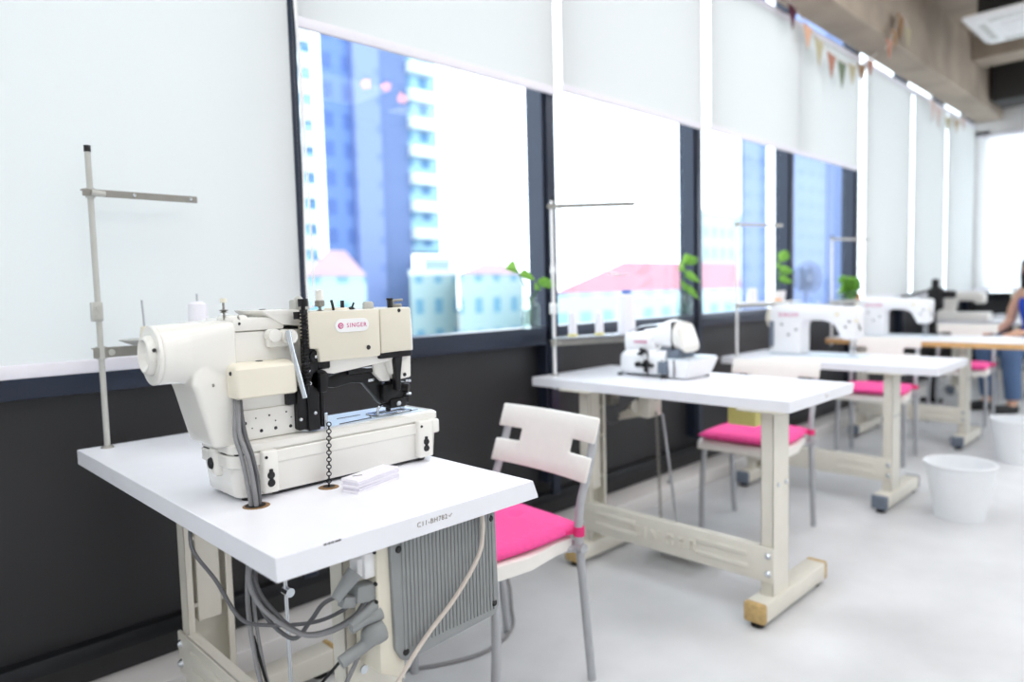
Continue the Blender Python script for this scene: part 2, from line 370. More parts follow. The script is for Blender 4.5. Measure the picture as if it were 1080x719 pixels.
# ------------------------------------------------------------------ table stands
def sewing_table(label, x0, y0, D, L, T, colx, near, far, zs, nose=0.014, cap='capwood', text=True, edge='lamedge', foot_len=0.5, foot_off=0.09, group='white sewing tables'):
    t = thing('sewing_table', label, 'table', (x0+D/2, y0+L/2, 0), group)
    x1 = x0+D; th = 0.038
    n = nose
    top = MB(); top.prism([(x0, T-th), (x1+n, T-th), (x1+n, T-th+0.004), (x1, T), (x0, T)] if n > 0 else [(x0, T-th), (x1+n, T-th), (x1, T-0.01), (x1, T), (x0, T)], y0, y0+L, 'xz', 0.0012, 1)
    tp = top.build('tabletop', 'lam', t)
    cw, cd = 0.122, 0.045
    for s, y in ((1, near), (-1, far)):
        # C-channel leg: closed web outwards, two flanges turned inwards
        w = MB(); yo, yi = (y, y+cd) if s > 0 else (y+cd, y)
        ya, yb = min(yo, yi), max(yo, yi)
        wy = (ya, ya+0.004) if s > 0 else (yb-0.004, yb)
        w.box((colx, wy[0], 0.07), (colx+cw, wy[1], T-th), 0.0015, 1)
        for fx in (colx, colx+cw-0.004): w.box((fx, ya, 0.07), (fx+0.004, yb, T-th), 0.0015, 1)
        li = (yb-0.004, yb) if s > 0 else (ya, ya+0.004)
        for fx in (colx, colx+cw-0.018): w.box((fx, li[0], 0.07), (fx+0.018, li[1], T-th), 0.0015, 1)
        # inner sliding channel and its small ties
        w.box((colx+0.03, ya+0.008, 0.3), (colx+cw-0.03, yb-0.01, T-th), 0.002, 1)
        for zt in (0.34, 0.52, 0.64): w.box((colx+0.004, ya+0.01, zt), (colx+cw-0.004, yb-0.004, zt+0.012), 0.002, 1)
        leg = w.build('leg', 'cream', t)
        b = MB()
        for q in ((colx+0.035, 0.47), (colx+0.092, 0.47)):
            yy = ya if s > 0 else yb
            b.cyl((q[0], yy-s*0.004, q[1]), (q[0], yy+s*0.004, q[1]), 0.008, n=10)
        b.each('bolt', 'steel', leg)
        b = MB(); b.box((colx-0.06, ya-0.06, T-th-0.006), (colx+cw+0.1, yb+0.06, T-th), 0.001, 1).build('bracket', 'creamd', t)
        fx0 = colx-foot_off; fy0, fy1 = ya-0.012, yb+0.016
        f = MB().box((fx0, fy0, 0.022), (fx0+foot_len, fy1, 0.085), 0.004).build('foot', 'cream', t)
        c = MB()
        for cx0, cx1 in ((fx0-0.022, fx0+0.004), (fx0+foot_len-0.004, fx0+foot_len+0.02)):
            c.box((cx0, fy0-0.002, 0.018), (cx1, fy1+0.002, 0.088), 0.01, 3)
        c.each('end_cap', cap, f)
        c = MB()
        for cx0 in (fx0+0.01, fx0+foot_len-0.03):
            c.lathe([(0, 0), (0.022, 0), (0.024, 0.006), (0.014, 0.016), (0.01, 0.024)], (cx0, (fy0+fy1)/2, 0), n=16)
        c.each('levelling_pad', 'blackp', f)
    # stretcher plate with pressed panels, bolted to the front of the columns
    sx = colx-0.008
    st = MB(); z0, z1 = zs
    st.box((sx-0.004, near-0.006, z0), (sx+0.006, far+cd+0.006, z1), 0.003, 2)
    st.box((sx, near+0.05, z1-0.004), (sx+0.03, far, z1), 0.001, 1)
    st.box((sx, near+0.05, z0), (sx+0.03, far, z0+0.004), 0.001, 1)
    ym = (near+far+cd)/2
    hl = (far-near)
    for sgn in (-1, 1):
        ya, yb = sorted((ym+sgn*hl*0.17, ym+sgn*hl*0.42))
        for zz in (0.24, 0.62): st.box((sx-0.008, ya, z0+(z1-z0)*zz), (sx, yb, z0+(z1-z0)*(zz+0.16)), 0.004, 3)
    sto = st.build('stretcher', 'cream', t)
    if text:
        MB().text('SINGER', (z1-z0)*0.5, face_mtx((sx-0.004, ym, (z0+z1)/2-0.004), (0, -1, 0), (0, 0, 1)), 0.006, 1.5).each('raised_letter', 'cream', sto)
    b = MB()
    for yy in (near+0.014, far+cd-0.014):
        for zz in (z0+0.03, z1-0.03):
            b.lathe([(0, 0.009), (0.006, 0.009), (0.010, 0.003), (0.012, 0)], (sx-0.004, yy, zz), (-1, 0, 0), 14)
    b.each('bolt', 'steel', sto)
    return t, tp
t1, t1top = sewing_table('white topped sewing table nearest the camera, with cream legs and buttonhole machine', 0.452, 0.962, 0.548, 1.108, T1, 0.632, 1.085, 1.87, (0.165, 0.278), text=False)
t2, t2top = sewing_table('white topped sewing table with cream stand, carrying the overlock machine', 2.210, 0.968, 0.566, 1.15, T1, 2.255, 1.043, 1.845, (0.136, 0.258), nose=-0.012, foot_len=0.49, foot_off=0.072)
t3, t3top = sewing_table('white topped sewing table just left of the nearer white bin', 3.745, 0.93, 0.56, 1.12, T3, 3.80, 1.14, 1.87, (0.14, 0.255), nose=-0.01, cap='capgrey', text=False)
t4, t4top = sewing_table('large table with plywood edge in the back, behind the third sewing table', 5.40, 0.2, 0.62, 1.89, T3, 5.53, 1.20, 1.87, (0.16, 0.27), nose=-0.006, cap='capgrey', text=False, group=None)
MB().box((5.397, 0.197, T3-0.039), (5.4005, 2.09, T3-0.004)).build('wood_edge', 'wood', t4top, flat=True)
MB().box((5.40, 0.1965, T3-0.039), (6.014, 0.2005, T3-0.004)).build('wood_edge', 'wood', t4top, flat=True)
# stamp and chips on the near edge of the first table
MB().text('C11-BH782✓', 0.0122, face_mtx((0.748, 0.9615, T1-0.017), (1, 0, 0), (0, 0, 1)), 0.0002).build('stamped_number', 'ink', t1top)
cb = MB()
for cx in (0.533, 0.540, 0.546, 0.553, 0.558): cb.sph((cx, 0.9625, T1-0.0015), 0.004, 8, (1.0, 0.25, 0.45))
cb.each('edge_chip', 'print', t1top)
hb = MB()
hb.lathe([(0.0, 0.0006), (0.0235, 0.0006), (0.0245, 0.0)], (0.549, 1.236, T1), n=32)
hb.lathe([(0.0, 0.0006), (0.0195, 0.0006), (0.0205, 0.0)], (0.702, 1.243, T1), n=32)
hb.each('cable_hole', 'brass', t1top)
hb = MB(); hb.lathe([(0.0, 0.0009), (0.0185, 0.0009)], (0.5485, 1.239, T1), n=28); hb.lathe([(0.0, 0.0009), (0.012, 0.0009)], (0.705, 1.247, T1), n=28)
hb.each('hole_shadow', 'blackp', t1top)
MB().text('C11', 0.013, face_mtx((2.51, 0.9675, T1-0.018), (1, 0, 0), (0, 0, 1)), 0.0002).build('stamped_number', 'ink', t2top)

#@MACHINE1
# ------------------------------------------------------------------ buttonhole machine on the first table
Z = T1
bm1 = thing('buttonhole_machine', 'large white and ivory industrial buttonhole machine on the nearest table', 'sewing machine', (0.76, 1.34, Z))
mb = MB(); X0, X1, Y0_, Y1_ = 0.522, 1.004, 1.266, 1.42
mb.loft(slabs([(Z+0.008, X0+0.012, X1-0.006, Y0_+0.006, Y1_-0.006, 0.02), (Z+0.012, X0+0.008, X1-0.004, Y0_+0.004, Y1_-0.004, 0.022),
               (Z+0.064, X0+0.002, X1, Y0_, Y1_, 0.024), (Z+0.068, X0-0.004, X1+0.002, Y0_-0.004, Y1_+0.003, 0.026), (Z+0.088, X0-0.004, X1+0.002, Y0_-0.004, Y1_+0.003, 0.026),
               (Z+0.090, X0-0.002, X1, Y0_-0.002, Y1_, 0.024)]))
bed = mb.build('base', 'mwhite', bm1)
mb = MB(); mb.loft(slabs([(Z+0.0895, X0+0.004, X1-0.004, Y0_+0.004, Y1_-0.004, 0.02), (Z+0.095, X0+0.004, X1-0.004, Y0_+0.004, Y1_-0.004, 0.02)])).build('gasket', 'mwhite', bm1)
mb = MB(); mb.loft(slabs([(Z+0.094, X0-0.002, X1+0.004, Y0_-0.001, Y1_, 0.02), (Z+0.107, X0-0.002, X1+0.004, Y0_-0.001, Y1_, 0.02), (Z+0.111, X0+0.004, X1-0.002, Y0_+0.004, Y1_-0.004, 0.018)])).build('bed', 'mwhite', bm1)
MB().box((X0+0.001, 1.30, Z+0.0895), (X0+0.02, 1.405, Z+0.0955), 0.001, 1).box((X0+0.008, Y0_+0.002, Z+0.0897), (0.556, Y0_+0.02, Z+0.0953), 0.001, 1).build('vent_slot', 'blackp', bm1)
mb = MB()
for fx, fy in ((0.56, 1.29), (0.96, 1.29), (0.56, 1.4), (0.96, 1.4)): mb.cyl((fx, fy, Z), (fx, fy, Z+0.0085), 0.014)
mb.box((0.60, 1.275, Z+0.003), (0.97, 1.41, Z+0.009), 0.002, 1)
mb.each('rubber_foot', 'blackp', bm1)
# hinge lugs on the base
def lug(xa, xb, za, zb):
    l = MB().box((xa, Y0_-0.016, za), (xb, Y0_+0.004, zb), 0.005, 3).build('hinge_lug', 'mwhite', bm1)
    xm = (xa+xb)/2 - 0.001
    c = MB(); y = Y0_-0.0155; zc = (za+zb)/2-0.012
    c.lathe([(0, 0.004), (0.006, 0.004), (0.008, 0)], (xm, y, zc-0.009), (0, -1, 0), 14); c.lathe([(0, 0.004), (0.006, 0.004), (0.0078, 0)], (xm, y, zc+0.006), (0, -1, 0), 14)
    c.box((xm-0.004, y-0.003, zc-0.012), (xm+0.004, y+0.001, zc+0.018), 0.002)
    c.build('clip', 'blackp', l)
    c = MB(); c.lathe([(0, 0.002), (0.003, 0.002), (0.003, 0)], (xa+0.007, y, zb-0.012), (0, -1, 0), 10); c.each('screw', 'blackp', l)
lug(0.572, 0.604, Z+0.012, Z+0.094); lug(0.936, 0.976, Z+0.012, Z+0.096)
MB().box((0.976, Y0_-0.012, Z+0.062), (0.9985, Y0_+0.01, Z+0.094), 0.005, 3).build('corner_block', 'mwhite', bm1)
e = MB().box((X0-0.010, 1.322, Z+0.045), (X0+0.012, 1.36, Z+0.098), 0.008, 3).build('hinge_ear', 'mwhite', bm1)
MB().lathe([(0, 0.004), (0.010, 0.004), (0.012, 0)], (X0-0.0095, 1.341, Z+0.070), (-1, 0, 0), 18).build('ear_bolt', 'blackp', e)
# bright plate let into the bed, with its dark seams
MB().box((0.73, Y0_+0.018, Z+0.1105), (0.985, Y1_-0.012, Z+0.1125), 0.0008, 1).build('bed_plate', 'plate', bm1)
mb = MB()
for a, b, w in (((0.76, 1.29), (0.845, 1.30), 0.0016), ((0.845, 1.30), (0.86, 1.33), 0.0013), ((0.86, 1.335), (0.935, 1.335), 0.0014), ((0.90, 1.30), (0.975, 1.306), 0.0013), ((0.79, 1.35), (0.85, 1.352), 0.0012)):
    mb.tube([(a[0], a[1], Z+0.1126), (b[0], b[1], Z+0.1126)], w, 5, 0)
mb.each('plate_seam', 'blackp', bm1)
# tapering white housing: round at the handwheel end, square where it meets the arm
def sup(x, y0, y1, z0, z1, p, n=40):
    cy, cz, a, b = (y0+y1)/2, (z0+z1)/2, (y1-y0)/2, (z1-z0)/2; L = []
    for k in range(n):
        t = 2*PI*k/n; c, s = math.cos(t), math.sin(t)
        L.append((x, cy+a*math.copysign(abs(c)**(2/p), c), cz+b*math.copysign(abs(s)**(2/p), s)))
    return L
mb = MB()
HX = [(0.4225, 1.291, 1.396, .2305, .3355, 2.0), (0.424, 1.2895, 1.3975, .229, .337, 2.0), (0.44, 1.289, 1.400, .229, .338, 2.2), (0.47, 1.287, 1.408, .228, .339, 2.8),
      (0.50, 1.283, 1.412, .226, .3405, 3.8), (0.53, 1.279, 1.416, .224, .342, 5.5), (0.5425, 1.278, 1.418, .223, .3425, 7), (0.5465, 1.280, 1.416, .225, .3405, 7)]
mb.loft([sup(x, a, b, Z+c, Z+d, p) for x, a, b, c, d, p in HX])
PL = [(.108, .500, .5465, 1.284), (.125, .494, .5465, 1.2835), (.17, .4825, .5465, 1.282), (.21, .4725, .5465, 1.281), (.226, .467, .5465, 1.2815), (.245, .470, .5465, 1.284), (.275, .49, .5465, 1.286)]
mb.loft([rr_loop(a, b, y, 1.41, 0.012, Z+z) for z, a, b, y in PL])
hs_ = mb.build('drive_housing', 'mwhite', bm1, angle=180)
rm = hs_.modifiers.new('r', 'REMESH'); rm.mode = 'VOXEL'; rm.voxel_size = 0.0022; rm.use_smooth_shade = True
sm = hs_.modifiers.new('s', 'SMOOTH'); sm.factor = 0.5; sm.iterations = 9
MB().lathe([(0.036, 0.0), (0.0525, 0.0), (0.054, 0.0015), (0.054, 0.0055), (0.0525, 0.007), (0.036, 0.008)], (0.4165, 1.3435, Z+0.283), (1, 0, 0), 56).lathe([(0, 0), (0.047, 0)], (0.4225, 1.3435, Z+0.283), (1, 0, 0), 40).build('end_ring', 'mwhite', bm1)
MB().box((0.499, 1.2795, Z+0.222), (0.503, 1.284, Z+0.228), 0.001, 1).build('oil_slot', 'barsteel', bm1)
hc = (1.343, Z+0.284)
hwl = MB().lathe([(0, 0.010), (0.020, 0.010), (0.0225, 0.007), (0.026, 0.002), (0.029, 0.0), (0.0325, 0.001), (0.0355, 0.006), (0.0365, 0.012), (0.0365, 0.019), (0.035, 0.020), (0.035, 0.024), (0, 0.024)], (0.4045, hc[0], hc[1]), (1, 0, 0), 48).build('handwheel', 'mwhite', bm1)
MB().lathe([(0, 0.003), (0.003, 0.003), (0.0035, 0)], (0.4125, 1.343-0.036, Z+0.2945), (0, -1, 0.34), 12).build('set_screw', 'blackp', hwl)
mb = MB(); mb.box((0.4085, 1.3062, Z+0.2755), (0.418, 1.315, Z+0.2772), 0.0005, 1); mb.build('grip_rib', 'mwhite', hwl)
# arm body and its lid
MB().box((0.544, 1.288, Z+0.168), (0.70, 1.412, Z+0.3185), 0.004, 2).build('arm_body', 'mwhite', bm1)
MB().box((0.543, 1.284, Z+0.3195), (0.645, 1.414, Z+0.344), 0.004, 2).build('arm_lid', 'mwhite', bm1)
MB().prism([(0.598, Z+0.357), (0.690, Z+0.357), (0.690, Z+0.322), (0.640, Z+0.328), (0.614, Z+0.344)], 1.280, 1.41, 'xz', 0.003, 2).build('lid_block', 'mwhite', bm1)
MB().box((0.612, 1.29, Z+0.316), (0.69, 1.40, Z+0.3225), 0.001, 1).build('lid_gap', 'blackp', bm1)
pn = MB().box((0.549, 1.284, Z+0.112), (0.675, 1.41, Z+0.170), 0.003, 2).build('arm_foot_panel', 'mwhite', bm1)
mb = MB()
for x, z, r in ((0.557, 0.146, .0036), (0.557, 0.1255, .0036), (0.588, 0.1275, .0036), (0.617, 0.1285, .0036), (0.648, 0.1275, .0036), (0.605, 0.155, .002), (0.578, 0.153, .0014), (0.617, 0.143, .0014), (0.640, 0.157, .0018), (0.57, 0.135, .0012), (0.65, 0.145, .0014)):
    mb.lathe([(0, 0.002), (r*0.8, 0.002), (r, 0)], (x, 1.2845, Z+z), (0, -1, 0), 12)
mb.lathe([(0, 0.002), (.0022, 0.002), (.003, 0)], (0.556, 1.2845, Z+0.334), (0, -1, 0), 10)
mb.lathe([(0, 0.002), (.006, 0.002), (.007, 0)], (0.633, 1.35, Z+0.3565), (0, 0, 1), 12)
mb.each('screw', 'blackp', pn)
# ivory electronics cover on the arm
MB().loft(slabs([(Z+0.198, .530, .641, 1.243, 1.29, .006), (Z+0.201, .526, .645, 1.239, 1.29, .008), (Z+0.252, .526, .645, 1.239, 1.29, .008), (Z+0.257, .529, .643, 1.243, 1.29, .008), (Z+0.262, .535, .640, 1.262, 1.29, .006)])).build('side_cover', 'ivory2', bm1)
mb = MB(); mb.lathe([(0, 0.002), (.003, 0.002), (.004, 0)], (0.5255, 1.262, Z+0.245), (-1, 0, 0), 12); mb.lathe([(0, 0.001), (.006, 0.001), (.007, 0)], (0.585, 1.272, Z+0.2625), (0, 0, 1), 12); mb.each('screw', 'blackp', bm1)
# hand lever
hb = MB().cyl((0.615, 1.285, Z+0.309), (0.615, 1.262, Z+0.309), 0.0125).cyl((0.643, 1.288, Z+0.305), (0.643, 1.255, Z+0.305), 0.0145).box((0.605, 1.272, Z+0.285), (0.66, 1.29, Z+0.318), 0.006).build('lever_hub', 'mwhite', bm1)
MB().tube([(0.634, 1.248, Z+0.318), (0.637, 1.246, Z+0.29), (0.648, 1.238, Z+0.225), (0.656, 1.236, Z+0.187)], [0.0052]*14, 12).build('lever', 'steel', bm1)
# black spring column and mechanism plate
mb = MB(); mb.cyl((0.671, 1.255, Z+0.19), (0.671, 1.255, Z+0.365), 0.0045, n=10)
mb.tube([(0.671+0.0068*math.cos(a), 1.255+0.0068*math.sin(a), Z+0.205+0.150*a/(2*PI*22)) for a in [i*2*PI/10 for i in range(221)]], 0.0018, 5, 0)
mb.cyl((0.671, 1.255, Z+0.362), (0.671, 1.255, Z+0.377), 0.0098); mb.cyl((0.671, 1.255, Z+0.348), (0.671, 1.255, Z+0.356), 0.0075); mb.cyl((0.66, 1.262, Z+0.338), (0.66, 1.262, Z+0.352), 0.006)
mb.build('presser_spring', 'black', bm1)
mb = MB(); mb.box((0.676, 1.262, Z+0.115), (0.702, 1.285, Z+0.30), 0.002, 1); mb.box((0.657, 1.268, Z+0.118), (0.70, 1.30, Z+0.205), 0.003, 1)
mb.box((0.64, 1.275, Z+0.170), (0.70, 1.31, Z+0.196), 0.002, 1); mb.box((0.70, 1.262, Z+0.235), (0.73, 1.29, Z+0.278), 0.003, 1)
mb.cyl((0.705, 1.262, Z+0.215), (0.705, 1.30, Z+0.215), 0.02); mb.cyl((0.694, 1.258, Z+0.262), (0.694, 1.268, Z+0.262), 0.011)
mb.cyl((0.712, 1.275, Z+0.118), (0.712, 1.275, Z+0.20), 0.006); mb.sph((0.708, 1.262, Z+0.20), 0.009); mb.box((0.698, 1.25, Z+0.19), (0.716, 1.275, Z+0.228), 0.004)
mb.build('lifting_mechanism', 'black', bm1)
mb = MB()
for x, y, z in ((0.694, 1.257, 0.262), (0.68, 1.261, 0.235), (0.682, 1.261, 0.21), (0.69, 1.261, 0.15), (0.662, 1.267, 0.14)): mb.sph((x, y, Z+z), 0.0042, 10)
mb.cyl((0.716, 1.268, Z+0.113), (0.716, 1.268, Z+0.145), 0.0045); mb.each('bolt', 'steel', bm1)
# head: inner arm, two ivory covers, backing plate
MB().prism([(0.69, Z+0.30), (0.69, Z+0.232), (0.74, Z+0.222), (0.88, Z+0.236), (0.905, Z+0.25), (0.905, Z+0.345), (0.69, Z+0.345)], 1.268, 1.385, 'xz', 0.004, 2).build('arm', 'mwhite', bm1)
MB().prism([(0.676, Z+0.351), (0.843, Z+0.3515), (0.8425, Z+0.2515), (0.699, Z+0.2505), (0.697, Z+0.277), (0.678, Z+0.279)], 1.249, 1.392, 'xz', 0.004, 2).build('head_cover', 'ivory', bm1)
ec = MB().prism([(0.8435, Z+0.3515), (0.924, Z+0.3525), (0.922, Z+0.2585), (0.8435, Z+0.2565)], 1.248, 1.392, 'xz', 0.004, 2).build('end_cover', 'ivory', bm1)
MB().prism([(0.90, Z+0.349), (0.931, Z+0.349), (0.934, Z+0.30), (0.934, Z+0.256), (0.90, Z+0.256)], 1.258, 1.385, 'xz', 0.003, 2).build('face_plate', 'mwhite', bm1)
mb = MB(); mb.lathe([(0, 0.002), (.004, 0.002), (.005, 0)], (0.812, 1.2488, Z+0.272), (0, -1, 0), 14); mb.lathe([(0, 0.002), (.003, 0.002), (.0042, 0)], (0.892, 1.2478, Z+0.346), (0, -1, 0), 14); mb.each('screw', 'blackp', bm1)
# badge
bg = MB().prism([(0.7745+0.0385*sx+0.0135*math.cos(a)*1.0, Z+0.3205+0.0135*math.sin(a)) for sx, a in [(1, -PI/2+PI*k/10) for k in range(11)] for sx, a in [(sx*0.68, a)]] +
                [(0.7745-0.0385*0.68+0.0135*math.cos(PI/2+PI*k/10), Z+0.3205+0.0135*math.sin(PI/2+PI*k/10)) for k in range(11)], 1.2468, 1.2492, 'xz', 0.0005, 1).build('badge', 'white', bm1)
MB().text('SINGER', 0.0125, face_mtx((0.7845, 1.2466, Z+0.3203), (1, 0, 0), (0, 0, 1)), 0.0002).build('lettering', 'magenta', bg)
mb = MB(); mb.lathe([(0, 0.0008), (0.0058, 0.0008), (0.0062, 0)], (0.7475, 1.2467, Z+0.3205), (0, -1, 0), 20); mb.build('emblem', 'magenta', bg)
MB().torus((0.7475, 1.2458, Z+0.3205), 0.003, 0.0008, (0, -1, 0), 16, 6).build('emblem_ring', 'white', bg)
# nose, needle bar, presser arm, foot
MB().prism([(0.872, Z+0.258), (0.938, Z+0.258), (0.936, Z+0.195), (0.90, Z+0.192), (0.884, Z+0.21)], 1.272, 1.365, 'xz', 0.004, 2).build('nose', 'mwhite', bm1)
MB().prism([(0.845, Z+0.256), (0.888, Z+0.256), (0.892, Z+0.19), (0.872, Z+0.19), (0.852, Z+0.21)], 1.29, 1.36, 'xz', 0.003, 2).build('nose_side', 'mwhite', bm1)
mb = MB(); mb.prism([(0.884, Z+0.256), (0.910, Z+0.256), (0.902, Z+0.205), (0.900, Z+0.17), (0.890, Z+0.17), (0.888, Z+0.205)], 1.262, 1.28, 'xz', 0.002, 1)
mb.box((0.846, 1.258, Z+0.244), (0.93, 1.31, Z+0.2575), 0.002, 1)
mb.cyl((0.897, 1.31, Z+0.10+0.02), (0.897, 1.31, Z+0.2), 0.006); mb.cyl((0.915, 1.318, Z+0.125), (0.915, 1.318, Z+0.2), 0.005)
mb.build('needle_bar', 'black', bm1)
mb = MB(); mb.lathe([(0, 0.002), (.0035, 0.002), (.0045, 0)], (0.918, 1.2718, Z+0.2025), (0, -1, 0), 12); mb.each('screw', 'blackp', bm1)
mb = MB(); mb.prism([(0.714, Z+0.214), (0.75, Z+0.212), (0.80, Z+0.224), (0.856, Z+0.222), (0.902, Z+0.158), (0.902, Z+0.128), (0.874, Z+0.14), (0.832, Z+0.190), (0.80, Z+0.194), (0.76, Z+0.188), (0.714, Z+0.196)], 1.302, 1.322, 'xz', 0.004, 2)
mb.box((0.79, 1.296, Z+0.212), (0.862, 1.33, Z+0.232), 0.004); mb.box((0.70, 1.30, Z+0.19), (0.735, 1.33, Z+0.24), 0.004)
mb.cyl((0.72, 1.295, Z+0.235), (0.80, 1.295, Z+0.25), 0.006)
mb.box((0.872, 1.288, Z+0.142), (0.925, 1.335, Z+0.183), 0.006); mb.box((0.885, 1.282, Z+0.128), (0.93, 1.33, Z+0.150), 0.006)
mb.box((0.915, 1.292, Z+0.150), (0.937, 1.322, Z+0.184), 0.005); mb.cyl((0.926, 1.30, Z+0.170), (0.938, 1.285, Z+0.168), 0.011); mb.cyl((0.922, 1.30, Z+0.146), (0.938, 1.288, Z+0.144), 0.009)
mb.build('presser_arm', 'black', bm1)
mb = MB(); mb.tube([(0.80, 1.30, Z+0.2255), (0.84, 1.297, Z+0.2245), (0.856, 1.296, Z+0.224)], 0.0022, 6); mb.lathe([(0, .004), (.005, .003), (.006, 0)], (0.905, 1.281, Z+0.139), (0, -1, 0), 12)
mb.box((0.84, 1.298, Z+0.192), (0.856, 1.303, Z+0.199), 0.002)
mb.build('presser_screw', 'steel', bm1)
mb = MB(); mb.box((0.858, 1.30, Z+0.1127), (0.955, 1.307, Z+0.1165), 0.001, 1); mb.box((0.858, 1.335, Z+0.1127), (0.955, 1.342, Z+0.1165), 0.001, 1); mb.box((0.858, 1.30, Z+0.1127), (0.865, 1.342, Z+0.1165), 0.001, 1); mb.box((0.948, 1.30, Z+0.1127), (0.955, 1.342, Z+0.1165), 0.001, 1)
mb.tube([(0.865, 1.305, Z+0.115), (0.868, 1.306, Z+0.13), (0.885, 1.308, Z+0.138)], 0.003, 6); mb.tube([(0.948, 1.32, Z+0.115), (0.94, 1.315, Z+0.128), (0.925, 1.312, Z+0.14)], 0.003, 6)
mb.build('presser_foot', 'steel', bm1)
mb = MB(); mb.cyl((0.930, 1.286, Z+0.186), (0.940, 1.280, Z+0.186), 0.003); mb.cyl((0.932, 1.288, Z+0.157), (0.942, 1.284, Z+0.156), 0.003); mb.each('tension_disc', 'steel', bm1)
# fittings on top: thread guides, tension knobs
mb = MB(); mb.cyl((0.535, 1.30, Z+0.342), (0.535, 1.30, Z+0.376), 0.0022, n=8); mb.lathe([(0.002, 0), (0.0085, 0.001), (0.003, 0.0025), (0.009, 0.005), (0.002, 0.007)], (0.535, 1.30, Z+0.355), n=16); mb.cyl((0.55, 1.30, Z+0.338), (0.56, 1.288, Z+0.345), 0.006)
mb.build('thread_guide', 'barsteel', bm1)
MB().lathe([(0, 0), (0.006, 0), (0.0065, 0.006), (0.006, 0.008), (0, 0.008)], (0.535, 1.30, Z+0.374), n=14).build('guide_cap', 'ivory2', bm1)
MB().box((0.535, 1.286, Z+0.335), (0.575, 1.34, Z+0.35), 0.006).build('guide_mount', 'mwhite', bm1)
mb = MB(); mb.box((0.668, 1.28, Z+0.352), (0.70, 1.31, Z+0.376), 0.005, 2); mb.sph((0.678, 1.285, Z+0.374), 0.009, 12); mb.build('thread_clip', 'polegrey', bm1)
mb = MB(); mb.lathe([(0, 0), (0.008, 0.001), (0.003, 0.003), (0.003, 0.008), (0.010, 0.01), (0.010, 0.02), (0.008, 0.022), (0, 0.022)], (0.727, 1.29, Z+0.351), n=18); mb.build('tension_knob', 'barsteel', bm1)
MB().lathe([(0, 0), (0.0085, 0), (0.008, 0.02), (0, 0.021)], (0.727, 1.29, Z+0.373), n=18).build('knob_cap', 'mwhite', bm1)
mb = MB(); mb.tube([(0.755, 1.285, Z+0.352), (0.752, 1.283, Z+0.362), (0.748, 1.28, Z+0.372)], 0.0028, 6); mb.cyl((0.779, 1.29, Z+0.35), (0.779, 1.29, Z+0.371), 0.004); mb.lathe([(0.003, 0), (0.009, 0.002), (0.004, 0.006), (0, 0.007)], (0.80, 1.29, Z+0.351)); mb.cyl((0.80, 1.29, Z+0.352), (0.804, 1.285, Z+0.366), 0.002)
mb.build('thread_takeup', 'blackp', bm1)
MB().lathe([(0.030, 0), (0.026, 0.006), (0, 0.008)], (0.778, 1.31, Z+0.350), n=24).build('top_boss', 'ivory2', bm1)
MB().lathe([(0, 0), (0.012, 0), (0.012, 0.012), (0.009, 0.016), (0, 0.016)], (0.845, 1.295, Z+0.351), n=18).build('oil_window', 'polegrey', bm1)
mb = MB(); mb.lathe([(0, 0), (0.006, 0), (0.006, 0.016), (0.0075, 0.017), (0.0075, 0.021), (0, 0.021)], (0.891, 1.28, Z+0.352), n=16); mb.build('oil_plug', 'blackp', bm1)
mb = MB(); mb.tube([(0.905, 1.285, Z+0.352), (0.903, 1.285, Z+0.366), (0.925, 1.28, Z+0.368)], 0.003, 6); mb.box((0.90, 1.28, Z+0.351), (0.925, 1.30, Z+0.36), 0.003); mb.build('thread_eyelet', 'barsteel', bm1)
# pull chain down to the treadle
mb = MB(); n = 18; pa = Vector((0.714, 1.252, Z+0.128)); pb = Vector((0.705, 1.247, Z+0.0005)); d = (pb-pa)
for i in range(n):
    mb.torus(pa + d*((i+0.5)/n), 0.0042, 0.0012, (-0.6, -0.8, 0.05) if i % 2 == 0 else (0.8, -0.6, 0.05), 12, 5)
mb.build('pull_chain', 'black', bm1)
# little white label cards in a pile on the table
cs = thing('card_stack', 'stack of small white cards on the nearest table in front of the machine', 'cards', (0.78, 1.21, T1))
for i, (dx, dy, a) in enumerate(((0, 0, 0), (0.002, 0.001, 0.01), (-0.001, 0.001, -0.012), (0.001, -0.001, 0.008), (0, 0.001, -0.006))):
    MB().box((0.705+dx, 1.166+dy, T1+0.0055*i), (0.826+dx, 1.208+dy, T1+0.0055*i+0.0052), 0.0006, 1, (0, 0, 0.26+a)).build('card_layer', 'paper' if i % 2 == 0 else 'paper2', cs)
MB().box((0.723, 1.183, T1+0.0271), (0.742, 1.1865, T1+0.0276), 0.0, 1, (0, 0, -0.35)).build('printed_mark', 'print', cs)

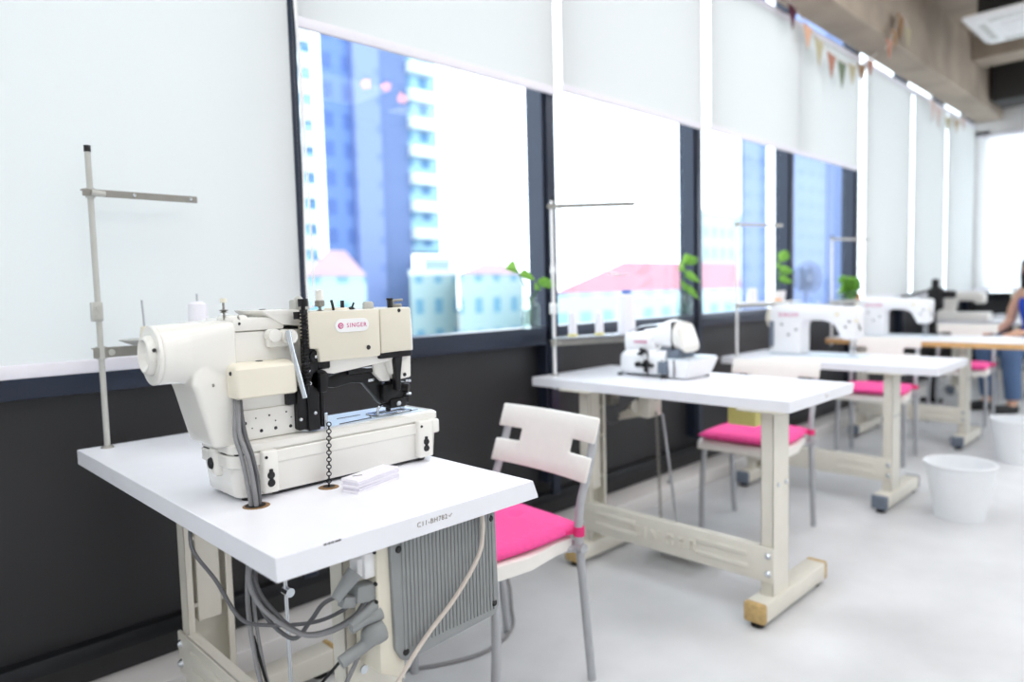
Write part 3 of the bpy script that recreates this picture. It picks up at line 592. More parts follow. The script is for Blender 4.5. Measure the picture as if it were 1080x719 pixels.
#@CABLES
# cables from the machine down through the table hole
def cable(name, pts, r, m_, label, parent=None):
    o = MB().tube(pts, r, 8, 6).build(name, m_, parent)
    if parent is None: tag(o, label, 'cable')
    return o
for i, (ox, oy) in enumerate(((0, 0), (0.011, 0.006), (-0.007, 0.009), (0.004, 0.014))):
    fin = [(0.50+ox, 1.17, 0.66), (0.512+ox, 1.13, 0.615), (0.56, 1.08+oy, 0.575), (0.62, 1.03+oy, 0.60), (0.652, 1.015+oy, 0.655)] if i < 2 else \
          [(0.515+ox, 1.2, 0.60), (0.53+ox, 1.19, 0.45), (0.56, 1.17, 0.37), (0.61, 1.1, 0.42), (0.650, 1.03, 0.57)]
    cable('machine_cable', [(0.544+ox*0.4, 1.282, Z+0.205), (0.536+ox*0.6, 1.262+oy*0.5, Z+0.17), (0.532+ox, 1.252+oy*0.4, Z+0.13), (0.537+ox, 1.236+oy, Z+0.095), (0.543+ox, 1.232+oy, Z+0.05), (0.547+ox*0.8, 1.232+oy, Z-0.01), (0.535+ox, 1.22+oy, 0.70)] + fin,
          0.0042 if i < 3 else 0.0034, 'cable' if i != 1 else 'cabled',
          ['thick grey machine cable through the table hole, outermost of the bundle', 'dark grey machine cable in the middle of the bundle entering the table hole', 'grey machine cable nearest the white housing, dropping to the lower plug', 'thinner grey cable at the back of the bundle in the table hole'][i])
cable('power_cable', [(0.47, 1.35, T1-0.038), (0.455, 1.30, 0.70), (0.47, 1.24, 0.655), (0.485, 1.18, 0.60), (0.52, 1.15, 0.585), (0.58, 1.1, 0.585), (0.62, 1.065, 0.605), (0.652, 1.05, 0.63)], 0.0035, 'cabled', 'thin dark cable hanging in a bend under the left edge of the nearest table')
cable('power_cable', [(0.515, 1.19, 0.66), (0.52, 1.16, 0.60), (0.55, 1.12, 0.56), (0.575, 1.10, 0.59), (0.59, 1.075, 0.625), (0.63, 1.05, 0.64), (0.70, 1.05, 0.645)], 0.004, 'cabled', 'dark cable looping up behind the thick grey cables under the nearest table')
cable('power_cable', [(0.646, 1.03, 0.56), (0.61, 1.05, 0.53), (0.57, 1.10, 0.46), (0.54, 1.15, 0.42), (0.53, 1.18, 0.45), (0.515, 1.2, 0.55)], 0.0028, 'black', 'thin black lead curving below the lower grey plug of the control box')
cable('power_cable', [(0.878, 0.984, 0.736), (0.872, 0.975, 0.70), (0.855, 0.972, 0.655), (0.80, 0.975, 0.595), (0.73, 0.98, 0.54), (0.66, 0.98, 0.475), (0.58, 0.99, 0.36), (0.5, 1.0, 0.2), (0.46, 1.05, 0.02), (0.5, 1.3, 0.008)], 0.0042, 'cord', 'pale beige power cord crossing the ribbed control box')
# control box under the table
cbx = thing('control_box', 'grey ribbed motor control box hung under the nearest table', 'control box', (0.78, 1.03, 0.62))
MB().prism([(0.648, 0.733), (0.70, 0.733), (0.70, 0.47), (0.648, 0.50)], 1.0, 1.075, 'xz', 0.002, 1).build('chassis', 'ivory', cbx)
mb = MB(); mb.prism([(0.672, 0.731), (0.922, 0.731), (0.926, 0.53), (0.912, 0.515), (0.70, 0.506), (0.690, 0.510), (0.676, 0.535)], 0.992, 1.08, 'xz', 0.004, 2)
for i in range(26):
    xx = 0.694+i*0.0086
    mb.box((xx, 0.9898, 0.528), (xx+0.0054, 0.994, 0.726), 0.0016, 2)
hs = mb.build('heat_sink', 'ctrl', cbx)
mb = MB()
for x, z in ((0.689, 0.712), (0.908, 0.712), (0.912, 0.540), (0.697, 0.524)): mb.lathe([(0, .004), (.004, .004), (.0065, .002), (.0065, 0)], (x, 0.9925, z), (0, -1, 0), 12)
mb.each('screw', 'blackp', hs)
mb = MB(); mb.box((0.628, 1.005, 0.672), (0.655, 1.045, 0.716), 0.004); mb.box((0.618, 1.012, 0.676), (0.632, 1.038, 0.708), 0.003); mb.build('white_connector', 'white', cbx)
mb = MB(); mb.box((0.612, 1.005, 0.632), (0.655, 1.036, 0.662), 0.004, 2, (0, 0.1, 0)); mb.box((0.588, 1.010, 0.630), (0.615, 1.03, 0.650), 0.004, 2, (0, 0.3, 0))
mb.cyl((0.60, 1.01, 0.60), (0.652, 1.01, 0.622), 0.007, 0.010); mb.cyl((0.574, 1.012, 0.655), (0.612, 1.01, 0.69), 0.009, 0.014)
mb.build('grey_plug', 'ctrl', cbx)
mb = MB(); mb.tube([(0.578, 1.01, 0.545), (0.60, 1.008, 0.553), (0.622, 1.006, 0.560), (0.637, 1.005, 0.573), (0.656, 1.005, 0.577)], [0.011]*9+[0.013, 0.016, 0.019, 0.02, 0.021, 0.021], 12); mb.tube([(0.60, 1.01, 0.594), (0.625, 1.008, 0.60), (0.656, 1.006, 0.607)], [0.0075]*5+[0.009, 0.012, 0.013], 12); mb.build('mains_plug', 'ctrl', cbx)
mb = MB()
for z in (0.716, 0.66, 0.628, 0.585): mb.sph((0.6485, 1.004, z), 0.0042, 8)
mb.each('screw', 'blackp', cbx)
# treadle rod and pedal of the first table
tr = thing('treadle', 'white treadle pedal with thin steel rod under the nearest table', 'pedal', (0.68, 1.4, 0))
MB().cyl((0.68, 1.40, 0.10), (0.675, 1.40, T1-0.038), 0.0045, n=10).cyl((0.68, 1.385, 0.52), (0.68, 1.41, 0.52), 0.010).box((0.668, 1.392, 0.555), (0.688, 1.41, 0.585), 0.003).build('rod', 'steel', tr)
MB().box((0.56, 1.22, 0.085), (0.86, 1.62, 0.10), 0.006, 2, (0, 0.15, 0)).box((0.64, 1.2, 0.11), (0.68, 1.26, 0.19), 0.01).build('pedal', 'cream', tr)
MB().box((0.64, 1.16, 0.05), (0.675, 1.67, 0.08), 0.004).box((0.645, 1.16, 0.0), (0.67, 1.19, 0.06), 0.004).box((0.645, 1.64, 0.0), (0.67, 1.67, 0.06), 0.004).build('pedal_axle', 'capgrey', tr)

#@STANDS
# ------------------------------------------------------------------ thread stands
def cone(x, y, z, r, h, label, cap=None, base=None):
    t = thing('thread_spool', label, 'thread spool', (x, y, z), 'cones of white thread')
    MB().lathe([(0, 0), (r, 0), (r*1.02, h*0.05), (r*0.86, h*0.92), (r*0.5, h*0.97), (r*0.5, h), (0, h)], (x, y, z), n=24).build('winding', 'thread', t)
    if cap: MB().lathe([(r*0.52, 0), (r*0.50, h*0.08), (0, h*0.085)], (x, y, z+h*0.98), n=16).build('spool_top', cap, t)
    if base: MB().lathe([(r*1.08, 0), (r*1.1, h*0.06), (r*0.9, h*0.1)], (x, y, z), n=20).build('spool_base', base, t)
    return t
def stand(label, x, y, T, zt, arm_z, arm, tray_z, tray_l, m_='polegrey', bar='barsteel', adir=(1, 0), mids=(), armdir=None):
    t = thing('thread_stand', label, 'thread stand', (x, y, T))
    MB().cyl((x, y, T-0.06), (x, y, zt), 0.0072, n=14).build('pole', m_, t)
    MB().lathe([(0.0075, -0.012), (0.0082, -0.012), (0.0082, 0.004), (0, 0.005)], (x, y, zt), n=14).build('pole_cap', 'blackp', t)
    MB().lathe([(0.0072, 0.006), (0.013, 0.005), (0.0165, 0)], (x, y, T), n=18).build('pole_flange', 'barsteel', t)
    a = Vector((adir[0], adir[1], 0)).normalized(); o = Vector((x, y, 0)); nrm = Vector((-a.y, a.x, 0))
    ang = math.atan2(a.y, a.x)
    def bar_at(z, l0, l1, h, name, mm, th=0.004, ang=ang):
        b = MB().box((x+l0, y-0.011, z-h/2), (x+l1, y-0.011+th, z+h/2), 0.001, 1, (0, 0, ang), (x, y, z))
        b.box((x+l0, y-0.011, z+h/2-0.003), (x+l1, y+0.011, z+h/2), 0.001, 1, (0, 0, ang), (x, y, z))
        return b.build(name, mm, t)
    a_ = Vector((*armdir, 0)).normalized() if armdir else a
    b = bar_at(arm_z, -0.02, arm, 0.018, 'guide_arm', bar, ang=math.atan2(a_.y, a_.x))
    MB().cyl((x, y-0.014, arm_z), (x+0.03*a.x, y-0.016+0.03*a.y, arm_z-0.003), 0.008).cyl((x, y, arm_z-0.012), (x, y, arm_z+0.012), 0.011).build('clamp', 'polegrey', b)
    e = MB()
    for f in (0.38, 0.93): e.lathe([(0.002, 0), (0.004, 0.001), (0.004, 0.003), (0, 0.004)], o + a_*(arm*f) + Vector((0, -0.011, arm_z)) , (0, -1, 0), 12)
    e.each('thread_eye', 'steel', b)
    b = bar_at(tray_z, -0.02, tray_l, 0.026, 'spool_bracket', bar)
    MB().cyl((x, y, tray_z-0.016), (x, y, tray_z+0.016), 0.0125).cyl((x+0.02, y-0.02, tray_z), (x+0.02, y-0.008, tray_z), 0.008).build('clamp', 'polegrey', b)
    for z in mids: MB().box((x-0.017, y-0.012, z-0.025), (x+0.009, y+0.01, z+0.025), 0.003).cyl((x-0.003, y-0.018, z+0.012), (x-0.003, y-0.01, z+0.012), 0.006).cyl((x-0.003, y-0.018, z-0.012), (x-0.003, y-0.01, z-0.012), 0.006).build('pole_joint', m_, t)
    return t
s1 = stand('grey thread stand with one top arm on the nearest table by the lowered blind', 0.514, 2.034, T1, 1.545, 1.430, 0.262, 1.022, 0.34, mids=(1.128,))
mb = MB()
for x in (0.60, 0.745): mb.lathe([(0, -0.004), (0.018, 0.0), (0.055, 0.016), (0.056, 0.018), (0.012, 0.018), (0, 0.018)], (x, 1.985, 1.036), n=28)
mb.each('spool_dish', 'polegrey', s1)
MB().lathe([(0.013, 0), (0.009, 0.032), (0, 0.033)], (0.607, 1.985, 1.054), n=18).build('spool_holder', 'ivory', s1)
MB().cyl((0.607, 1.985, 1.08), (0.604, 1.985, 1.155), 0.0025, n=8).cyl((0.745, 1.985, 1.05), (0.745, 1.985, 1.168), 0.0025, n=8).each('spool_pin', 'greytube', s1)
cone(0.745, 1.985, 1.054, 0.027, 0.094, 'white thread cone rising behind the housing of the nearest machine')
# second stand with a long spool tray
s2 = stand('pale thread stand with two arms and spool tray behind the overlock machine', 2.308, 2.07, T1, 1.552, 1.515, 0.36, 0.918, 0.42, 'white', 'barsteel', (0.92, -0.39), mids=(1.07,), armdir=(0.237, -0.264))
a2 = Vector((0.92, -0.39, 0)).normalized()
MB().box((2.30, 2.055, 0.934), (2.74, 2.085, 0.943), 0.002, 1, (0, 0, math.atan2(-0.39, 0.92)), (2.308, 2.07, 0.93)).box((2.33, 2.015, 0.941), (2.73, 2.115, 0.9455), 0.001, 1, (0, 0, math.atan2(-0.39, 0.92)), (2.308, 2.07, 0.93)).build('spool_tray', 'steel', s2)
mb = MB(); mb.tube([(2.308, 2.07, 1.24), (2.46, 2.0, 1.241), (2.60, 1.935, 1.22)], 0.003, 6); mb.cyl((2.308, 2.07, 1.225), (2.308, 2.07, 1.255), 0.011); mb.lathe([(0.002, 0), (0.05, 0.004), (0.05, 0.006), (0, 0.006)], (2.60, 1.935, 1.21), n=20); mb.build('middle_guide', 'white', s2)
for l, r, h, lab, cap, bs in ((0.0916, 0.020, 0.112, 'slim white thread cone on the overlock stand tray, leftmost of three', None, 'yellow'), (0.227, 0.020, 0.110, 'white thread cone with yellow base in the middle of the tray', None, 'yellow'), (0.37, 0.041, 0.185, 'large white thread cone with blue top on the overlock tray', 'threadblue', None)):
    p = Vector((2.308, 2.07, 0)) + a2*l; cone(p.x, p.y, 0.9455, r, h, lab, cap, bs)
# third and fourth stands
s3 = stand('tall thin thread stand at the third table, before the blue tower view', 3.84, 2.0, T3, 1.515, 1.503, 0.36, 1.03, 0.42, 'white', 'polegrey', (0.9, -0.3))
MB().box((3.83, 1.96, 1.04), (4.33, 2.06, 1.046), 0.001, 1, (0, 0, -0.32), (3.84, 2.0, 1.04)).build('spool_tray', 'white', s3)
cone(3.96, 1.965, 1.0465, 0.03, 0.085, 'small white thread cone low on the third stand tray')
s4 = stand('distant thin thread stand rising left of the bushy sill plant', 5.44, 2.065, T3, 1.50, 1.475, 0.40, 1.0, 0.3, 'white', 'polegrey', (0.9, -0.3))

#@OVERLOCK
# ------------------------------------------------------------------ overlock machine on the second table
ov = thing('overlock_machine', 'white overlock machine with black knobs on the second table', 'sewing machine', (2.58, 1.66, T1))
Zt = T1
mb = MB(); mb.loft([[(x, yy, z) for yy, x, z in sup(yv, 2.475+d, 2.665-d, Zt+0.006, Zt+h, 4)] for yv, d, h in ((1.56, 0, .135), (1.66, 0, .138), (1.74, .0, .136), (1.80, .006, .126), (1.822, .02, .112), (1.832, .04, .09))])
mb.build('body', 'whitem', ov)
MB().box((2.49, 1.62, Zt+0.12), (2.65, 1.80, Zt+0.205), 0.018, 3).box((2.50, 1.56, Zt+0.15), (2.64, 1.70, Zt+0.225), 0.016, 3).build('upper_arm', 'whitem', ov)
hd = MB().loft([[(x, yy, z) for yy, x, z in sup(yv, 2.49, 2.645, Zt+a, Zt+b, 3)] for yv, a, b in ((1.64, .15, .225), (1.60, .14, .258), (1.565, .13, .27), (1.535, .13, .262))]).build('head', 'whitem', ov)
MB().loft([[(x, yy, z) for yy, x, z in sup(yv, 2.495, 2.64, Zt+a, Zt+b, 3)] for yv, a, b in ((1.530, .132, .262), (1.50, .125, .255), (1.482, .12, .20), (1.476, .12, .17))]).build('head_cover', 'mwhite', ov)
MB().box((2.494, 1.528, Zt+0.13), (2.642, 1.538, Zt+0.262), 0.004, 1).build('head_gap', 'blackp', ov)
mb = MB(); mb.loft(slabs([(Zt+0.006, 2.49, 2.69, 1.45, 1.55, .012), (Zt+0.01, 2.486, 2.70, 1.446, 1.55, .014), (Zt+0.086, 2.478, 2.735, 1.425, 1.55, .014), (Zt+0.088, 2.48, 2.732, 1.428, 1.55, .014)])).build('cloth_plate_box', 'whitem', ov)
MB().loft(slabs([(Zt+0.0885, 2.484, 2.728, 1.432, 1.56, .012), (Zt+0.095, 2.484, 2.728, 1.432, 1.56, .012)])).build('cloth_plate', 'plate', ov)
MB().box((2.4755, 1.508, Zt+0.01), (2.48, 1.514, Zt+0.09), 0.001, 1).box((2.4705, 1.648, Zt+0.012), (2.478, 1.652, Zt+0.13), 0.001, 1).box((2.474, 1.57, Zt+0.012), (2.4775, 1.575, Zt+0.09), 0.001, 1).each('seam', 'print', ov)
MB().box((2.474, 1.548, Zt+0.02), (2.50, 1.60, Zt+0.082), 0.006).build('side_recess', 'capgrey', ov)
mb = MB()
for y, z, r in ((1.655, 0.062, .018), (1.70, 0.060, .014), (1.672, 0.125, .010), (1.688, 0.112, .009)):
    mb.cyl((2.48, y, Zt+z), (2.455, y, Zt+z), r, r*0.9, 14)
mb.box((2.455, 1.648, Zt+0.025), (2.475, 1.662, Zt+0.085), 0.004); mb.box((2.455, 1.615, Zt+0.05), (2.475, 1.70, Zt+0.066), 0.004); mb.box((2.458, 1.655, Zt+0.12), (2.478, 1.69, Zt+0.134), 0.003, 2, (0.5, 0, 0))
mb.build('control_knob', 'blackp', ov)
mb = MB(); mb.box((2.50, 1.50, Zt+0.095), (2.64, 1.60, Zt+0.135), 0.004); mb.build('needle_area', 'capgrey', ov)
MB().tube([(2.487, 1.62, Zt+0.105), (2.485, 1.60, Zt+0.135), (2.487, 1.58, Zt+0.155)], 0.005, 8).build('looper_lever', 'white', ov)
mb = MB()
for y, z in ((1.825, .012), (1.58, .012)): mb.cyl((2.49, y-0.005, Zt), (2.49, y-0.005, Zt+z), 0.014)
mb.cyl((2.66, 1.60, Zt), (2.66, 1.60, Zt+0.012), 0.014); mb.cyl((2.68, 1.46, Zt), (2.68, 1.46, Zt+0.012), 0.012); mb.each('rubber_foot', 'blackp', ov)
MB().tube([(2.53, 1.80, Zt+0.20), (2.53, 1.72, Zt+0.237), (2.53, 1.60, Zt+0.247)], 0.0035, 6).box((2.51, 1.60, Zt+0.235), (2.55, 1.63, Zt+0.252), 0.004).build('thread_guide', 'steel', ov)
MB().text('SINGER', 0.02, face_mtx((2.4885, 1.70, Zt+0.165), (0, -1, 0), (0, 0, 1)), 0.0006).build('lettering', 'magenta', ov)
ov.location = (2.5695, 1.702, T1); ov.scale = (0.9, 0.9, 0.9)
# motor, chain and rod below the second table
mo = thing('motor_unit', 'cream motor bracket hung under the second table', 'motor', (2.52, 1.72, 0.66))
MB().box((2.46, 1.68, 0.60), (2.56, 1.735, 0.735), 0.01).cyl((2.47, 1.74, 0.645), (2.60, 1.86, 0.60), 0.032).build('motor', 'cream', mo)
MB().box((2.50, 1.60, 0.70), (2.60, 1.78, 0.735), 0.006).prism([(1.74, 0.66), (1.86, 0.60), (1.86, 0.57), (1.74, 0.60)], 2.48, 2.55, 'yz', 0.004).prism([(1.68, 0.67), (1.52, 0.735), (1.60, 0.735), (1.68, 0.70)], 2.50, 2.55, 'yz', 0.003).build('bracket', 'creamd', mo)
jb = MB().box((2.44, 1.86, 0.64), (2.50, 1.97, 0.735), 0.008).build('junction_box', 'barsteel'); tag(jb, 'small grey junction box under the wall end of the second table', 'junction box')
kl = thing('knee_lift_rod', 'thin steel rod and chain running from second table to its pedal', 'rod', (2.50, 1.64, 0.12))
MB().cyl((2.50, 1.64, 0.62), (2.53, 1.60, 0.20), 0.006, n=10).cyl((2.53, 1.60, 0.20), (2.54, 1.59, 0.07), 0.004, n=10).cyl((2.505, 1.617, 0.33), (2.54, 1.63, 0.33), 0.007).build('rod', 'greytube', kl)
mb = MB()
for i in range(37): mb.torus((2.50, 1.67-0.0005*i, 0.62-0.0132*i), 0.007, 0.0022, (1, 0.2, 0) if i % 2 else (0.2, -1, 0), 8, 5)
mb.build('chain', 'barsteel', kl)
MB().box((2.44, 1.42, 0.062), (2.62, 1.70, 0.076), 0.005).build('pedal', 'creamd', kl)
MB().cyl((2.50, 1.10, 0.052), (2.50, 1.85, 0.052), 0.008).build('pedal_axle', 'greytube', kl)
yb = MB().box((2.56, 1.255, 0.60), (2.64, 1.375, T1-0.036), 0.006).build('drawer_box', 'yellow'); tag(yb, 'pale yellow box fixed under the second table above the pink cushion', 'box')
cable('power_cable', [(2.40, 1.94, 0.733), (2.37, 1.92, 0.66), (2.33, 1.90, 0.58), (2.25, 1.9, 0.55), (2.18, 1.92, 0.56)], 0.007, 'cable', 'pale grey cable looping down beside the rear leg of the second table')
cable('power_cable', [(2.48, 1.87, 0.64), (2.47, 1.85, 0.60), (2.50, 1.86, 0.57), (2.44, 1.88, 0.56), (2.43, 1.90, 0.62)], 0.003, 'cabled', 'thin curly wire dangling under the grey junction box')
cable('floor_cable', [(1.02, 1.9, 0.006), (1.2, 1.72, 0.006), (1.42, 1.62, 0.006), (1.6, 1.66, 0.006), (1.72, 1.78, 0.006), (1.83, 1.90, 0.006), (1.9, 1.98, 0.006), (2.0, 2.03, 0.006)], 0.006, 'cable', 'grey cable lying on the floor behind the nearest chair')

#@LOCKSTITCH
# ------------------------------------------------------------------ lockstitch machines
def lockstitch(label, x, y, T, blue=True):
    # arm runs along -y from a pillar at the wall end; x is the side turned to the camera
    t = thing('lockstitch_machine', label, 'sewing machine', (x, y, T), 'white lockstitch sewing machines')
    MB().loft(slabs([(T+0.001, x-0.012, x+0.165, y-0.50, y+0.02, .012), (T+0.008, x-0.012, x+0.165, y-0.50, y+0.02, .012)])).build('bed', 'plate', t)
    mb = MB()
    prof = [(y+0.015, .008), (y+0.015, .25), (y+0.008, .275), (y-0.012, .292), (y-0.04, .298), (y-0.34, .285), (y-0.43, .282), (y-0.472, .278), (y-0.482, .262), (y-0.478, .12), (y-0.462, .10), (y-0.40, .10), (y-0.385, .13), (y-0.355, .185), (y-0.30, .205), (y-0.20, .205), (y-0.18, .19), (y-0.175, .16), (y-0.175, .008)]
    mb.prism([(a, T+b) for a, b in prof], x, x+0.125, 'yz', 0.012, 3)
    mb.build('arm', 'whitem', t)
    MB().lathe([(0, 0), (0.05, 0), (0.056, 0.006), (0.056, 0.026), (0.045, 0.032), (0.03, 0.034), (0, 0.034)], (x+0.06, y+0.012, T+0.215), (0, 1, 0), 28).build('handwheel', 'ivory2', t)
    MB().box((x-0.004, y-0.015, T+0.05), (x+0.012, y+0.017, T+0.20), 0.01, 2).build('control_panel', 'capgrey' if blue else 'ivory2', t)
    MB().cyl((x+0.04, y-0.435, T+0.025), (x+0.04, y-0.435, T+0.12), 0.006).cyl((x+0.06, y-0.45, T+0.02), (x+0.06, y-0.45, T+0.12), 0.005).box((x+0.03, y-0.46, T+0.009), (x+0.07, y-0.42, T+0.018), 0.003).build('needle_bar', 'steel', t)
    MB().cyl((x-0.002, y-0.375, T+0.24), (x+0.004, y-0.375, T+0.24), 0.016).cyl((x-0.005, y-0.475, T+0.205), (x+0.02, y-0.475, T+0.205), 0.010).each('tension_dial', 'ivory2', t)
    mb = MB()
    for yy, zz in ((y-0.10, .12), (y-0.145, .15), (y-0.06, .18), (y-0.42, .17), (y-0.44, .2), (y+0.0, .045)): mb.lathe([(0, .003), (.006, .003), (.007, 0)], (x, yy, T+zz), (-1, 0, 0), 10)
    mb.cyl((x+0.03, y-0.475, T+0.20), (x+0.03, y-0.49, T+0.15), 0.004)
    mb.each('screw', 'print', t)
    MB().text('SINGER', 0.032, face_mtx((x-0.0008, y-0.10, T+0.235), (0, -1, 0), (0, 0, 1)), 0.0004).build('lettering', 'magenta', t)
    MB().cyl((x+0.06, y-0.25, T+0.28), (x+0.06, y-0.25, T+0.315), 0.005).cyl((x+0.05, y-0.38, T+0.28), (x+0.05, y-0.38, T+0.31), 0.004).build('thread_post', 'steel', t)
    return t
lockstitch('white lockstitch sewing machine on the third table, nearer of two alike', 4.03, 1.875, T3)
lockstitch('white lockstitch sewing machine on the plywood-edged table, behind the nearer one', 5.72, 1.96, T3, False)

#@CHAIRS
# ------------------------------------------------------------------ chairs: white seats on grey tubes, pink cushions
def make_chair(label, cushion=True):
    t = thing('chair', label, 'chair', (0, 0, 0), 'white and grey chairs at the sewing tables')
    W = 0.196
    for s in (-1, 1):
        MB().tube([(0.185, s*W, 0.0), (0.165, s*W, 0.2), (0.145, s*W, 0.40), (0.140, s*W, 0.47), (0.150, s*W, 0.54), (0.178, s*W, 0.615), (0.205, s*(W-0.002), 0.69), (0.225, s*(W-0.004), 0.762)], 0.0125, 14, 5).build('leg', 'greytube', t)
        MB().tube([(-0.185, s*W, 0.0), (-0.172, s*W, 0.25), (-0.165, s*(W-0.01), 0.42)], 0.0125, 14, 4).build('leg', 'greytube', t)
    MB().tube([(0.145, -W, 0.408), (0.10, -W+0.04, 0.405), (-0.15, -W+0.045, 0.405)], 0.010, 10, 0).tube([(0.145, W, 0.408), (0.10, W-0.04, 0.405), (-0.15, W-0.045, 0.405)], 0.010, 10, 0).tube([(0.13, -W, 0.408), (0.13, W, 0.408)], 0.010, 10, 0).build('seat_frame', 'greytube', t)
    MB().cyl((0.142, -W-0.02, 0.412), (0.142, -W+0.03, 0.412), 0.0145).cyl((0.142, W-0.03, 0.412), (0.142, W+0.02, 0.412), 0.0145).each('frame_clamp', 'greytube', t)
    # moulded seat with a turned-down front lip
    mb = MB(); L = []
    for xx, zz, th in ((-0.208, 0.402, .006), (-0.206, 0.424, .02), (-0.192, 0.440, .03), (-0.16, 0.445, .042), (-0.05, 0.440, .04), (0.07, 0.440, .038), (0.13, 0.441, .036)):
        hw = 0.204 if xx < 0.06 else 0.178
        L.append([(xx, y, z) for y, z in ((-hw, zz-th), (-hw, zz-0.004), (-hw+0.008, zz), (-hw/2, zz-0.006), (0, zz-0.008), (hw/2, zz-0.006), (hw-0.008, zz), (hw, zz-0.004), (hw, zz-th), (0, zz-th))])
    mb.loft(L); mb.build('seat', 'chair', t)
    # backrest: curved panel with two side slots
    t0 = bmesh.new(); ys = [-0.214, -0.165, -0.112, -0.06, 0, 0.06, 0.112, 0.165, 0.214]; zs = [0.600, 0.635, 0.668, 0.708, 0.743, 0.778]
    V = {}
    def px(y, z): return 0.172 + (z-0.60)*0.36 + 0.018*(1-(y/0.214)**2) - 0.012
    for i, y in enumerate(ys):
        for j, z in enumerate(zs):
            for d in (0, 1): V[i, j, d] = t0.verts.new((px(y, z)-0.012+d*0.011, y, z))
    cells = [(i, j) for i in range(8) for j in range(5) if not (j == 2 and i in (0, 1, 6, 7))]
    cs_ = set(cells)
    for i, j in cells:
        t0.faces.new((V[i, j, 0], V[i, j+1, 0], V[i+1, j+1, 0], V[i+1, j, 0])); t0.faces.new((V[i, j, 1], V[i+1, j, 1], V[i+1, j+1, 1], V[i, j+1, 1]))
        for (ni, nj), (p, q) in (((i-1, j), ((i, j), (i, j+1))), ((i+1, j), ((i+1, j+1), (i+1, j))), ((i, j-1), ((i+1, j), (i, j))), ((i, j+1), ((i, j+1), (i+1, j+1)))):
            if (ni, nj) not in cs_: t0.faces.new((V[p[0], p[1], 0], V[q[0], q[1], 0], V[q[0], q[1], 1], V[p[0], p[1], 1]))
    for v in [v for v in t0.verts if not v.link_faces]: t0.verts.remove(v)
    bmesh.ops.recalc_face_normals(t0, faces=t0.faces)
    sharp = [e for e in t0.edges if len(e.link_faces) == 2 and e.calc_face_angle(0) > 0.8]
    bmesh.ops.bevel(t0, geom=sharp, offset=0.003, segments=2, affect='EDGES', profile=0.5)
    mb = MB(); mb._merge(t0); mb.build('backrest', 'chair', t)
    if cushion:
        N = 32; t0 = bmesh.new(); top = {}; bot = {}
        for i in range(N+1):
            for j in range(N+1):
                u, v = i/N*2-1, j/N*2-1
                f = (1-abs(u)**5)*(1-abs(v)**5)
                hw = 0.197 - 0.018*max(0, u)
                x = -0.02+u*0.192; y = v*hw
                dim = 0
                for bx, by in ((0.065, 0.0), (-0.09, 0.0)): dim += 0.016*math.exp(-(((x-bx)**2+(y-by)**2)/0.0005))
                top[i, j] = t0.verts.new((x, y, 0.464+0.021*f**0.35-dim)); bot[i, j] = t0.verts.new((x, y, 0.458-0.017*f**0.35))
        for i in range(N):
            for j in range(N):
                t0.faces.new((top[i, j], top[i+1, j], top[i+1, j+1], top[i, j+1])); t0.faces.new((bot[i, j], bot[i, j+1], bot[i+1, j+1], bot[i+1, j]))
        for i in range(N):
            t0.faces.new((top[i, 0], bot[i, 0], bot[i+1, 0], top[i+1, 0])); t0.faces.new((top[i, N], top[i+1, N], bot[i+1, N], bot[i, N]))
            t0.faces.new((top[0, i], top[0, i+1], bot[0, i+1], bot[0, i])); t0.faces.new((top[N, i], bot[N, i], bot[N, i+1], top[N, i+1]))
        bmesh.ops.recalc_face_normals(t0, faces=t0.faces)
        mb = MB(); mb._merge(t0); cu = mb.build('cushion', 'pink', t, 80)
        for bx in (0.065, -0.09): MB().lathe([(0, .004), (.006, .003), (.008, 0)], (bx, 0, 0.4675), n=14).build('button', 'pinkd', cu)
        for s in (-1, 1):
            mb = MB(); R = 0.0155
            mb.loft([[(0.142+R*1.05*math.cos(a), s*W+R*1.05*math.sin(a), z) for a in [2*PI*k/16 for k in range(16)]] for z in (0.447, 0.452, 0.470, 0.474)])
            mb.prism([(0.10, 0.455), (0.14, 0.450), (0.14, 0.470), (0.10, 0.466)], s*W-0.016, s*W-0.007, 'xz', 0.002) if s > 0 else mb.prism([(0.10, 0.455), (0.14, 0.450), (0.14, 0.470), (0.10, 0.466)], s*W+0.007, s*W+0.016, 'xz', 0.002)
            mb.build('strap', 'pinkd', cu)
    return t
ch1 = make_chair('white chair with pink cushion beside the nearest table')
ch1.location = (1.387, 1.484, 0); ch1.rotation_euler = (0, 0, math.radians(-4.5))
dup(ch1, (3.10, 1.51, 0), math.radians(4), 'white chair with pink cushion between the second and third tables')
dup(ch1, (4.88, 1.56, 0), math.radians(5), 'white chair with pink cushion behind the third table, left of the nearer bin')
dup(ch1, (6.55, 1.46, 0), math.radians(3), 'white chair with pink cushion behind the plywood-edged table, partly hidden')
ch5 = make_chair('white chair without cushion at the right edge, under the person', False)
ch5.location = (7.5, 1.13, 0); ch5.rotation_euler = (0, 0, math.radians(-35))

#@PROPS
# ------------------------------------------------------------------ bins
def bin_(x, y, label, z=0):
    t = thing('waste_bin', label, 'bin', (x, y, z), 'white plastic waste bins')
    r0, r1, h = 0.106, 0.150, 0.27
    MB().lathe([(0, 0.004), (r0-0.004, 0.004), (r0, 0.0), (r0+0.001, 0.008), (r1, h-0.01), (r1+0.006, h-0.006), (r1+0.007, h-0.002), (r1+0.003, h), (r1-0.003, h-0.003), (r0-0.004, 0.014), (0, 0.012)], (x, y, z), n=48).build('bucket', 'bin', t)
    MB().torus((x, y, z+h-0.004), r1+0.003, 0.005, (0, 0, 1), 48, 8).build('rim', 'bin', t)
bin_(3.88, 0.862, 'white round waste bin on the floor beside the third table, nearer one')
bin_(5.30, 0.865, 'white round waste bin at the right edge, farther one')

